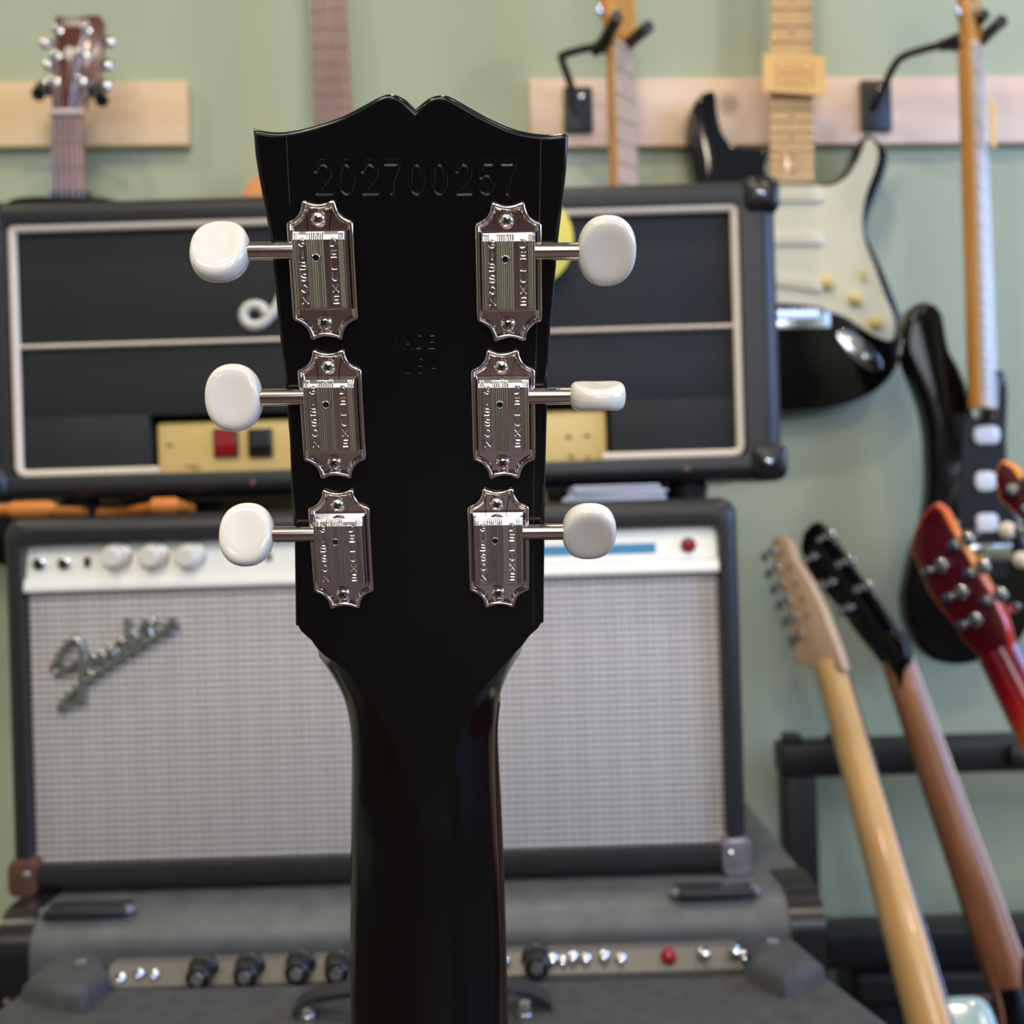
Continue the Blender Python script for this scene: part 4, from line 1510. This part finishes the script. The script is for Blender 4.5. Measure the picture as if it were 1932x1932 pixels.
def side_guitar(label, O, ang, px_ax, nut_py, end_py, headpts, tuners_, body=None, wneck=M['amber'], bboard=M['maplepale'], w1=.052):
    base = frame(O, (Vector(px_ax[0]) - Vector(px_ax[1])), (math.sin(ang), -math.cos(ang), 0))
    t = thing('electric_guitar', label, 'guitar', base)
    y0 = (base.I @ Vector(px_ax[0])).y
    y1 = (base.I @ Vector(px_ax[1])).y
    neck(t, base, y0, y1, .042, w1, .021, wneck, bboard)
    L_ = y0 - y1
    sc_ = 0.648
    fy = [y0 - sc_ * (1 - 2 ** (-k / 12)) for k in range(1, 22)]
    frets(t, base, [q for q in fy if q > y1 + .004], .042, w1, y0, y1, .005)
    strings(t, y0, y1, .034, .044, .0075, .009)
    part('nut', MB().box((0, y0, .003), (.043, .004, .008), .0008), M['binding'], t)
    part('headstock', MB().prism(headpts, -.012, .002, .0012, 2, both=True), wneck, t)
    for (x, y, sg) in tuners_:
        a = part('tuning_machine', MB().lathe([(.0055, 0), (.0055, .002), (.003, .003), (.003, .012), (.0002, .0125)], (x, y, .002), 'z', 14), M['chrome'], t, smooth=40)
        kb = MB()
        kb.loops([[(x + sg * (.012 + hh), y + rr * math.cos(2 * math.pi * k / 14), -.008 + rr * .5 * math.sin(2 * math.pi * k / 14)) for k in (range(14) if sg > 0 else range(13, -1, -1))] for rr, hh in ((.002, -.012), (.0025, .0), (.0075, .003), (.008, .009), (.004, .013))])
        part('button', kb, M['chrome'], a, smooth=60)
    return t, base


def strat_head(y0):
    pts = [(-.021, y0 + .002), (-.024, y0 + .02), (-.030, y0 + .035), (-.030, y0 + .06), (-.026, y0 + .12), (-.024, y0 + .17), (-.012, y0 + .185), (.008, y0 + .18), (.02, y0 + .165), (.024, y0 + .14), (.03, y0 + .11), (.034, y0 + .07), (.040, y0 + .05), (.036, y0 + .032), (.024, y0 + .02), (.021, y0 + .002)]
    tn = [(-.018 + .002 * k, y0 + .04 + .0235 * k, -1) for k in range(6)]
    return pts, tn


axc = [P(1172, 88, 1.44), P(1184, 470, 1.44)]
hp_, tn_ = strat_head(0.0)
gc, fc = side_guitar('maple-necked electric guitar turned sideways in the first hanger, behind the amplifier head', axc[0], math.radians(50), axc, 0, 0, hp_, tn_)
by = (fc.I @ Vector(axc[1])).y
bodyo = spline([(0, -.02), (.06, .0), (.10, .05), (.125, .04), (.11, -.03), (.105, -.1), (.13, -.2), (.145, -.28), (.09, -.36), (0, -.375), (-.1, -.36), (-.155, -.28), (-.14, -.18), (-.11, -.1), (-.12, -.03), (-.14, .06), (-.11, .07), (-.07, .0)], 5, True)
part('body', MB().prism([(x, y + by - .055) for x, y in bodyo], -.036, .004, .008, 3, both=True), M['blackgloss'], gc)
part('pickguard', MB().prism([(x * .7, y * .7 + by - .085) for x, y in bodyo], .004, .006, .0005, 1), M['blackp'], gc)

# ---- black guitar with cream pickguard
fs = wall_frame(1492, 340, .06)
gs = thing('electric_guitar', 'black double-cutaway electric guitar with cream pickguard, hanging on the wall right of the amplifier head', 'guitar', fs)
bodypx = [(1347, 170), (1335, 171), (1317, 183), (1306, 209), (1303, 256), (1309, 304), (1319, 350), (1326, 400), (1318, 450), (1298, 510), (1282, 580), (1278, 640), (1290, 700), (1330, 748), (1400, 770), (1482, 776), (1540, 773), (1577, 767), (1618, 755), (1658, 735), (1685, 708), (1700, 678), (1708, 654), (1712, 624), (1699, 587), (1676, 529), (1652, 475), (1637, 442), (1640, 411), (1656, 367), (1669, 335), (1677, 305), (1674, 283), (1657, 262), (1638, 252), (1627, 262), (1617, 290), (1601, 320), (1576, 340), (1552, 346), (1531, 341), (1531, 330), (1449, 330), (1449, 285), (1425, 278), (1400, 277), (1378, 267), (1362, 243), (1354, 205), (1353, 182)]
bp = fs.LL(spline(bodypx, 3, True), 0)
part('body', MB().prism(bp, -.040, 0.0, .006, 3, both=True), M['blackgloss'], gs)
pgpx = [(1449, 345), (1531, 348), (1560, 352), (1590, 340), (1612, 316), (1626, 286), (1636, 262), (1650, 268), (1657, 290), (1652, 318), (1634, 367), (1627, 411), (1631, 452), (1650, 502), (1668, 553), (1685, 593), (1689, 624), (1682, 642), (1668, 641), (1650, 633), (1634, 624), (1600, 601), (1567, 588), (1543, 578), (1472, 572), (1440, 572), (1400, 520), (1385, 450), (1388, 390), (1420, 352)]
part('pickguard', MB().prism(fs.LL(spline(pgpx, 3, True), .002), 0.0, .0024, .0006, 1), M['cream'], gs, 'cream plastic pickguard')
br = fs.L(1500, 590)
nl = fs.L(1449, 340)[0]; nr = fs.L(1532, 340)[0]
nl0 = fs.L(1453, 0)[0]; nr0 = fs.L(1527, 0)[0]
yb_, y00 = fs.L(1491, 347)[1], fs.L(1491, 0)[1]
ynut = br[1] + .648
k_ = (ynut - yb_) / (y00 - yb_)
wN = (nr - nl) + ((nr0 - nl0) - (nr - nl)) * k_
cN = (nl + nr) / 2 + ((nl0 + nr0) / 2 - (nl + nr) / 2) * k_
fs2 = Fr(fs.O, fs.ex, fs.ey, fs.ez)
L_, B_ = [], []
neck_z = .004
w_b_, c_b_ = nr - nl, (nl + nr) / 2
mbn, mbb = MB(), MB()
for kk in range(9):
    s = kk / 8
    y = ynut + (yb_ - ynut) * s
    w = (wN + (w_b_ - wN) * s) / 2
    xc = cN + (c_b_ - cN) * s
    L_.append([(xc + w * math.cos(math.pi + math.pi * j / 12), y, neck_z + .02 * math.sin(math.pi + math.pi * j / 12)) for j in range(13)][::-1])
    B_.append([(xc - w, y, neck_z), (xc + w, y, neck_z), (xc + w, y, neck_z + .004), (xc + w * .5, y, neck_z + .0055), (xc - w * .5, y, neck_z + .0055), (xc - w, y, neck_z + .004)][::-1])
part('neck', mbn.loops(L_), M['maple'], gs, smooth=50)
part('fretboard', mbb.loops(B_), M['maple'], gs, smooth=20)
fys = [ynut - .648 * (1 - 2 ** (-k / 12)) for k in range(1, 22)]
frets(gs, fs, fys, wN, w_b_, ynut, yb_, neck_z + .0055, x0=cN, x1=c_b_)
for k in (12, 15, 17, 19, 21):
    y = ((fys[k - 1] + fys[k - 2]) / 2)
    s = (y - ynut) / (yb_ - ynut)
    for dx in ((0,) if k != 12 else (-.012, .012)):
        dot(gs, cN + (c_b_ - cN) * s + dx, y, neck_z + .0056, M['inlay'])
for k in (9, 7, 5, 3):
    y = ((fys[k - 1] + fys[k - 2]) / 2)
    s = (y - ynut) / (yb_ - ynut)
    dot(gs, cN + (c_b_ - cN) * s, y, neck_z + .0056, M['inlay'])
bx = fs.L(1498, 590)[0]
for k in range(6):
    q = k / 5 - .5
    part('string', MB().tube([(cN + q * .034, ynut, .013), (bx + q * .052, br[1], .0135)], .0004, 5), M['string'], gs)
sh_, st_ = strat_head(ynut)
part('headstock', MB().prism([(x + cN, y) for x, y in sh_], -.008, .005, .0012, 2, both=True), M['maple'], gs)
for py in (371, 452, 534):
    x, y = fs.L(1500, py)
    rot = Matrix.Translation((x, y, .0025)) @ Matrix.Rotation(-.17 if py == 534 else 0, 4, 'Z')
    a = MB().prism(rrect(0, 0, .082, .0175, .008, 4), 0, .005, .0012, 2)
    pk = part('pickup', a.xf(rot), M['cream'], gs)
    for k in range(6):
        part('pole_piece', MB().lathe([(.0024, 0), (.0024, .0006), (.0002, .0008)], (0, 0, 0), 'z', 10).xf(rot @ Matrix.Translation(((k / 5 - .5) * .052, 0, .005))), M['creamknob'], pk)
bdg = MB()
x0_, y0_ = fs.L(1470 - 15, 622); x1_, y1_ = fs.L(1563, 584)
part('bridge', bdg.prism([(x0_ - .006, y0_), (x1_, y0_), (x1_, y1_), (x0_ - .006, y1_)], 0, .006, .001), M['chrome'], gs)
for k in range(6):
    q = k / 5 - .5
    part('saddle', MB().box((bx + q * .052, y1_ - .008, .009), (.0085, .016, .006), .0012), M['chrome'], gs)
for (a, b) in ((1560, 536), (1613, 566), (1651, 610)):
    x, y = fs.L(a, b)
    part('knob', MB().lathe([(.0115, 0), (.0112, .003), (.0085, .0045), (.008, .012), (.006, .0135), (.0002, .0135)], (x, y, .0024), 'z', 22), M['creamknob'], gs, smooth=40)
x, y = fs.L(1634, 524)
part('pickup_switch', MB().box((x - .004, y + .003, .006), (.006, .016, .008), .002), M['creamknob'], gs)
jx, jy = fs.L(1621, 662)
a = MB()
ell = [(.046 * math.cos(2 * math.pi * k / 32) * .9, .0155 * math.sin(2 * math.pi * k / 32)) for k in range(32)]
Jm = Matrix.Translation((jx, jy, 0)) @ Matrix.Rotation(math.radians(-42), 4, 'Z')
a.prism(ell, 0, .003, .0012, 2)
a.xf(Jm)
jp = part('jack_plate', a, M['chrome'], gs, smooth=50)
part('jack_socket', MB().lathe([(.006, 0), (.006, .003), (.0035, .0035), (.0033, .001), (.0002, .001)], (0, 0, 0), 'z', 16).xf(Jm @ Matrix.Translation((.014, 0, .003))), M['chrome'], jp)
for (a, b) in ((1632, 262), (1345, 178), (1420, 280), (1476, 577), (1560, 580), (1655, 480), (1665, 395)):
    pass

# card hung on that neck
ft = wall_frame(1499, 139, .084)
card = thing('cardboard_tag', 'yellow cardboard tag with brown print, wrapped round the neck above the cream pickguard', 'tag', ft)
co = ft.LL([(1440, 100), (1556, 106), (1558, 180), (1438, 172)])
part('card', MB().prism(co, -.0015, 0, .0004, 1), M['card'], card)
for (x0_, y0_, x1_, y1_) in ((1466, 112, 1530, 114), (1462, 128, 1534, 131), (1464, 140, 1534, 143), (1466, 150, 1534, 153), (1470, 162, 1526, 165), (1464, 112, 1466, 166), (1532, 116, 1535, 164), (1480, 120, 1518, 122), (1474, 133, 1482, 139), (1488, 133, 1496, 139), (1502, 133, 1510, 139), (1516, 134, 1524, 140), (1476, 155, 1520, 158)):
    q = ft.LL([(x0_, y0_), (x1_, y0_ + 2), (x1_, y1_ + 2), (x0_, y1_)])
    part('print_line', MB().prism(q, 0, .0003), M['cardprint'], card)

# ---- black guitar on the right hanger
axe = [P(1838, 92, 1.42), P(1859, 770, 1.42)]
ge, fe = side_guitar('hanging black electric guitar with white pickups and amber neck, at the right edge', axe[0], math.radians(50), axe, 0, 0, hp_, tn_, w1=.054)
tagf = frame(P(1868, 235, 1.40), (0, 0, 1), (.3, -1, 0))
bodyf2 = frame(P(1850, 800, 1.45), Vector(axe[0]) - Vector(axe[1]), (.0, -1, 0))
bpx = [(1746, 568), (1730, 574), (1716, 590), (1709, 621), (1709, 664), (1720, 700), (1742, 756), (1754, 810), (1757, 860), (1757, 924), (1748, 985), (1728, 1040), (1716, 1092), (1710, 1130), (1716, 1176), (1732, 1215), (1758, 1243), (1790, 1254), (1825, 1255), (1870, 1244), (1925, 1215), (1955, 1150), (1958, 1080), (1932, 1000), (1914, 930), (1905, 860), (1904, 800), (1906, 745), (1900, 704), (1886, 696), (1874, 704), (1870, 760), (1856, 790), (1838, 780), (1828, 730), (1812, 690), (1795, 660), (1787, 620), (1780, 588), (1764, 572)]
part('body', MB().prism(bodyf2.LL(spline(bpx, 3, True)), -.040, 0, .010, 4, both=True), M['blackgloss'], ge, fr=bodyf2)
gpx = [(1825, 740), (1818, 800), (1812, 880), (1806, 960), (1812, 1030), (1850, 1090), (1900, 1090), (1912, 1020), (1900, 940), (1896, 860), (1898, 800), (1900, 730), (1890, 720), (1880, 790), (1856, 800), (1838, 795)]
part('pickguard', MB().prism(bodyf2.LL(gpx, .002), 0, .0024, .0006, 1), M['blackp'], ge, fr=bodyf2)
for (x0_, y0_, x1_, y1_) in ((1835, 803, 1881, 840), (1838, 888, 1874, 928), (1840, 967, 1878, 1005)):
    x, y = bodyf2.L((x0_ + x1_) / 2, (y0_ + y1_) / 2)
    xx = bodyf2.L(x1_, y0_)[0] - bodyf2.L(x0_, y0_)[0]
    yy = bodyf2.L(x0_, y0_)[1] - bodyf2.L(x0_, y1_)[1]
    part('pickup', MB().prism(rrect(x, y, xx * 1.05, yy * .92, yy * .3, 4), .002, .009, .002, 2), M['pearl'], ge, 'white pickup cover', fr=bodyf2)
for (a_, b_) in ((1898, 1000), (1925, 1056)):
    x, y = bodyf2.L(a_, b_)
    part('knob', MB().lathe([(.0115, 0), (.0112, .003), (.0085, .0045), (.008, .012), (.006, .0135), (.0002, .0135)], (x, y, .0024), 'z', 22), M['binding'], ge, smooth=40, fr=bodyf2)
x, y = bodyf2.L(1862, 1042)
part('bridge', MB().box((x, y, .006), (.06, .024, .008), .002), M['chrome'], ge, fr=bodyf2)
for a_ in (1826, 1830, 1834):
    pass
q = tagf.LL([(1866, 188), (1878, 196), (1879, 282), (1868, 274)])
tg = thing('paper_tag', 'small tan paper tag hanging beside the amber maple neck at the right edge', 'tag', tagf)
part('card', MB().prism(q, -.001, .001, .0003, 1), M['card'], tg)

# ------------------------------------------------------------------ guitars standing on the floor at the right
def stand_guitar(name, label, ptop, pbot, zdir, headpx, back_m, neck_m, tun, body_m, w0=.042, w1=.054, headmats=None, bodyo=None, boardm=None, depth=.021, extra_len=.10):
    ey = (ptop - pbot)
    fr = frame(ptop, ey, zdir)
    t = thing('electric_guitar', label, 'guitar', fr)
    y1 = -(ptop - pbot).length
    neck(t, fr, 0.0, y1, w0, w1, depth, neck_m, boardm or M['rosedark'])
    fy = [-.648 * (1 - 2 ** (-k / 12)) for k in range(1, 22)]
    frets(t, fr, [q for q in fy if q > y1], w0, w1, 0, y1, .005)
    strings(t, 0.0, y1, .034, .046, .0078, .009)
    ho = fr.LL(headpx, -.014)
    mbh = MB()
    mbh.prism(ho, -.014, .0, .002, 2, both=True, sidemi=1 if headmats else 0, capmi=0)
    part('headstock', mbh, headmats or back_m, t, smooth=45)
    for (a, b, sg) in tun:
        x, y = fr.L(a, b, -.016)
        tb = MB().lathe([(.0065, .0), (.0065, -.004), (.005, -.0075), (.0002, -.0085)], (x, y, -.0135), 'z', 16)
        tb.lathe([(.0032, .0), (.0032, .010), (.0015, .0105)], (x, y, .0), 'z', 12)
        tm_ = part('tuning_machine', MB(), M['chrome'], t) if False else part('tuning_machine', tb, M['chrome'], t, smooth=45)
        kb = MB()
        kb.loops([[(x + sg * (.010 + hh), y + rr * math.cos(2 * math.pi * k / 14), -.018 + rr * .5 * math.sin(2 * math.pi * k / 14)) for k in (range(14) if sg > 0 else range(13, -1, -1))] for rr, hh in ((.002, -.010), (.0025, .0), (.0075, .003), (.008, .009), (.004, .013))])
        part('button', kb, M['chrome'], tm_, smooth=60)
    if bodyo:
        part('body', MB().prism([(x, y + y1) for x, y in bodyo], -.034, .008, .010, 4, both=True), body_m, t, smooth=50)
    return t, fr, y1


sbody = spline([(0, -.03), (.05, -.01), (.085, .035), (.115, .05), (.135, .02), (.118, -.05), (.108, -.1), (.13, -.18), (.15, -.26), (.1, -.34), (0, -.36), (-.11, -.34), (-.155, -.26), (-.135, -.17), (-.11, -.1), (-.12, -.03), (-.14, .05), (-.12, .07), (-.09, .055), (-.05, .0)], 5, True)
lpbody = spline([(0, .0), (.05, .02), (.07, .07), (.1, .075), (.125, .03), (.125, -.03), (.105, -.09), (.13, -.16), (.165, -.25), (.14, -.34), (.05, -.39), (-.05, -.39), (-.14, -.34), (-.165, -.25), (-.13, -.16), (-.105, -.09), (-.13, -.03), (-.13, .03), (-.09, .06), (-.04, .03)], 5, True)

# maple one with pale blue body
headf = [(1538, 1262), (1500, 1250), (1488, 1218), (1490, 1176), (1474, 1120), (1461, 1070), (1453, 1034), (1458, 1014), (1474, 1011), (1486, 1018), (1497, 1052), (1526, 1098), (1553, 1155), (1566, 1190), (1580, 1226), (1590, 1262)]
tf_ = [(1459, 1040, 1), (1467, 1072, 1), (1476, 1102, 1), (1487, 1132, 1), (1498, 1164, 1), (1510, 1196, 1)]
gf, ff, y1f = stand_guitar('g', 'pale blue electric guitar with maple neck, leaning left of the black-headed one', P(1568, 1255, 1.34), P(1762, 1958, 1.10), (.74, .60, .1), headf, M['maplepale'], M['maple'], tf_, M['paleblue'])
for a_, b_ in ((1474, 1042), (1489, 1070), (1503, 1102), (1515, 1130), (1524, 1160)):
    x, y = ff.L(a_, b_, -.014)
    part('bushing', MB().lathe([(.0034, 0), (.003, -.0016), (.0002, -.002)], (x, y, -.0139), 'z', 12), M['chrome'], gf)
bfz = frame(P(1762, 1958, 1.09), P(1568, 1255, 1.34) - P(1762, 1958, 1.10), (-.35, -1, .2))
hornpx = [(1690, 2010), (1712, 1975), (1740, 1950), (1752, 1925), (1754, 1905), (1764, 1888), (1784, 1880), (1830, 1877), (1852, 1882), (1868, 1900), (1880, 1930), (1890, 1970), (1900, 2060), (1930, 2170), (1990, 2290), (1980, 2400), (1880, 2460), (1760, 2470), (1640, 2440), (1560, 2350), (1580, 2240), (1630, 2150), (1640, 2070)]
part('body', MB().prism(bfz.LL(spline(hornpx, 4, True)), -.04, 0, .010, 4, both=True), M['paleblue'], gf, 'pale blue body', fr=bfz, smooth=50)

# black headstock, brown neck
headg = [(1668, 1262), (1637, 1222), (1612, 1192), (1590, 1158), (1566, 1130), (1540, 1100), (1517, 1066), (1510, 1033), (1515, 1005), (1530, 988), (1542, 984), (1560, 1002), (1582, 1034), (1618, 1089), (1652, 1137), (1684, 1183), (1706, 1216), (1712, 1240), (1702, 1262)]
tg_ = [(1550, 1016, -1), (1586, 1064, -1), (1620, 1112, -1), (1538, 1050, 1), (1572, 1098, 1), (1606, 1146, 1)]
gg, fg, y1g = stand_guitar('g', 'brown-necked electric guitar with black headstock and cream binding, leaning on the floor', P(1692, 1244, 1.38), P(1905, 1860, 1.25), (.66, .70, .1), headg, M['blackgloss'], M['browneck'], tg_, M['blackgloss'], boardm=M['binding'])
volute = spline([(1640, 1215), (1668, 1246), (1691, 1282), (1700, 1300), (1704, 1262), (1712, 1240), (1690, 1190)], 4, True)
part('black_scarf', MB().prism(fg.LL(volute, -.022), -.023, -.004, .004, 3, both=True), M['blackgloss'], gg)
bgf = frame(P(1900, 1850, 1.25), P(1692, 1244, 1.38) - P(1905, 1860, 1.25), (-.2, -1, .1))
bgpx = [(1866, 1772), (1884, 1774), (1906, 1800), (1926, 1850), (1960, 1900), (2050, 1900), (2110, 1960), (2100, 2080), (2110, 2200), (2180, 2330), (2150, 2460), (2000, 2530), (1860, 2480), (1790, 2350), (1830, 2200), (1880, 2080), (1890, 1990), (1890, 1925), (1880, 1860), (1866, 1810), (1858, 1784)]
bbod = part('body', MB().prism(bgf.LL(spline(bgpx, 3, True)), -.04, .012, .010, 4, both=True), M['blackgloss'], gg, fr=bgf, smooth=50)
edge_ = [bgf.L(a, b, .010) for a, b in spline([(1858, 1786), (1868, 1830), (1880, 1870), (1892, 1925), (1891, 1990)], 4)]
part('binding', MB().tube([(x, y, .008) for x, y in edge_], .0032, 8), M['browneck'], gg, 'brown wood edge', fr=bgf)

# red burst one
rb = burst('red_to_orange_lacquer', [(0, srgb(240, 150, 30)), (.55, srgb(190, 30, 24)), (.75, srgb(150, 10, 28)), (1, srgb(112, 8, 24))], 'Y', -.125, -.015)
re_ = burst('lit_burst_edge_lacquer', [(0, srgb(196, 26, 40)), (.25, srgb(228, 70, 36)), (.55, srgb(240, 160, 40)), (.8, srgb(238, 110, 34)), (1, srgb(190, 20, 44))], 'Y', .0, .17)  # sunburst colours, painted brighter than the maroon back for window light
headh = [(1880, 1262), (1846, 1234), (1818, 1212), (1791, 1168), (1766, 1138), (1748, 1111), (1728, 1062), (1717, 1038), (1722, 1008), (1736, 980), (1752, 958), (1764, 950), (1780, 962), (1800, 1000), (1836, 1062), (1870, 1118), (1895, 1172), (1905, 1210), (1906, 1262)]
th_ = [(1800, 1030, -1), (1829, 1082, -1), (1861, 1134, -1), (1752, 1078, -1), (1790, 1128, -1), (1816, 1180, -1)]
gh, fh, y1h = stand_guitar('g', 'electric guitar with whole maroon headstock and red-to-orange neck, at the right edge', P(1882, 1225, 1.04), P(2225, 1905, .94), (.72, .62, .1), headh, M['maroon'], rb, th_, M['maroon'], headmats=[M['maroon'], re_], bodyo=lpbody)
for (a, b) in ((1772, 992), (1812, 1010), (1830, 1060), (1888, 1150)):
    x, y = fh.L(a + 16, b, 0)
    part('string_post', MB().lathe([(.005, 0), (.005, .002), (.003, .003), (.003, .012), (.0002, .0125)], (x - .004, y, 0), 'z', 12), M['chrome'], gh)

# second maroon headstock cut by the frame
heads2 = [(1876, 905), (1880, 880), (1890, 868), (1912, 880), (1936, 915), (1970, 970), (2010, 1030), (2040, 1090), (2010, 1100), (1975, 1060), (1950, 1010), (1915, 970), (1885, 945)]
gi, fi, y1i = stand_guitar('g', 'second maroon-headed electric guitar, only its headstock tip inside the right edge of the frame', P(2035, 1090, .93), P(2330, 1790, .84), (.72, .62, .1), heads2, M['maroon'], rb, [(1911, 924, -1), (1940, 962, -1), (1928, 1000, -1)], M['maroon'], headmats=[M['maroon'], re_], bodyo=lpbody)

# ------------------------------------------------------------------ black steel frame behind them
KF = Fr((P(1500, 1400, 1.46).x, 1.46, 0), (1, 0, 0), (0, 1, 0), (0, 0, 1))
rk = thing('steel_rack', 'black steel frame rack standing behind the leaning guitars, wall showing through it', 'rack', KF)


def kx(px, py=1600):
    return P(px, py, 1.46).x - KF.O.x


def kz(px, py):
    return P(px, py, 1.46).z


zt_, zb_ = kz(1600, 1396), kz(1600, 1458)
part('top_rail', MB().box(((kx(1472) + kx(2400)) / 2, 0, (zt_ + zb_) / 2), (kx(2400) - kx(1472), .05, zt_ - zb_), .006), M['rack'], rk)
part('post', MB().box(((kx(1476) + kx(1538)) / 2, 0, zt_ / 2), (kx(1538) - kx(1476), .045, zt_ - .002), .006), M['rack'], rk)
part('post', MB().box(((kx(2340) + kx(2400)) / 2, 0, zt_ / 2), (kx(2400) - kx(2340), .045, zt_ - .002), .006), M['rack'], rk)
part('cap', MB().box((kx(1494, 1390), 0, zt_ + .004), (.024, .03, .014), .003), M['rack'], rk)
part('cap', MB().box((kx(1575, 1390), 0, zt_ + .002), (.02, .03, .010), .003), M['rack'], rk)
part('clamp_knob', MB().lathe([(.012, 0), (.012, -.01), (.008, -.014), (.0002, -.015)], (kx(1728, 1420), -.026, kz(1728, 1418)), 'y', 16), M['blackgloss'], rk)
part('side_clamp', MB().box((kx(1915, 1420), -.012, kz(1915, 1415)), (.05, .06, .03), .008), M['rack'], rk)
zl_ = kz(1700, 1722)
part('shelf', MB().box(((kx(1538) + kx(2340)) / 2, -.01, zl_ - .035), (kx(2340) - kx(1538) - .004, .06, .05), .004), M['tolex'], rk)
LFr = Fr((P(1500, 1400, 1.46).x + .34, 1.46, 0), (1, 0, 0), (0, 1, 0), (0, 0, 1))
bxo = thing('equipment_case', 'dark equipment case on the floor in the lower part of the steel rack', 'case', LFr)
hcs = kz(1700, 1800)
hcs -= .008
part('case_body', MB().box((0, 0, hcs / 2), (.56, .10, hcs), .008, 2), M['tolex'], bxo)
part('case_trim', MB().box((0, -.052, hcs - .03), (.55, .006, .012), .001), M['rack'], bxo)
part('latch', MB().box((-.12, -.055, hcs - .045), (.03, .01, .04), .003), M['rusty'], bxo)
part('latch', MB().box((.12, -.055, hcs - .045), (.03, .01, .04), .003), M['rusty'], bxo)

for o in bpy.data.objects:
    if '_f' in o:
        del o['_f']
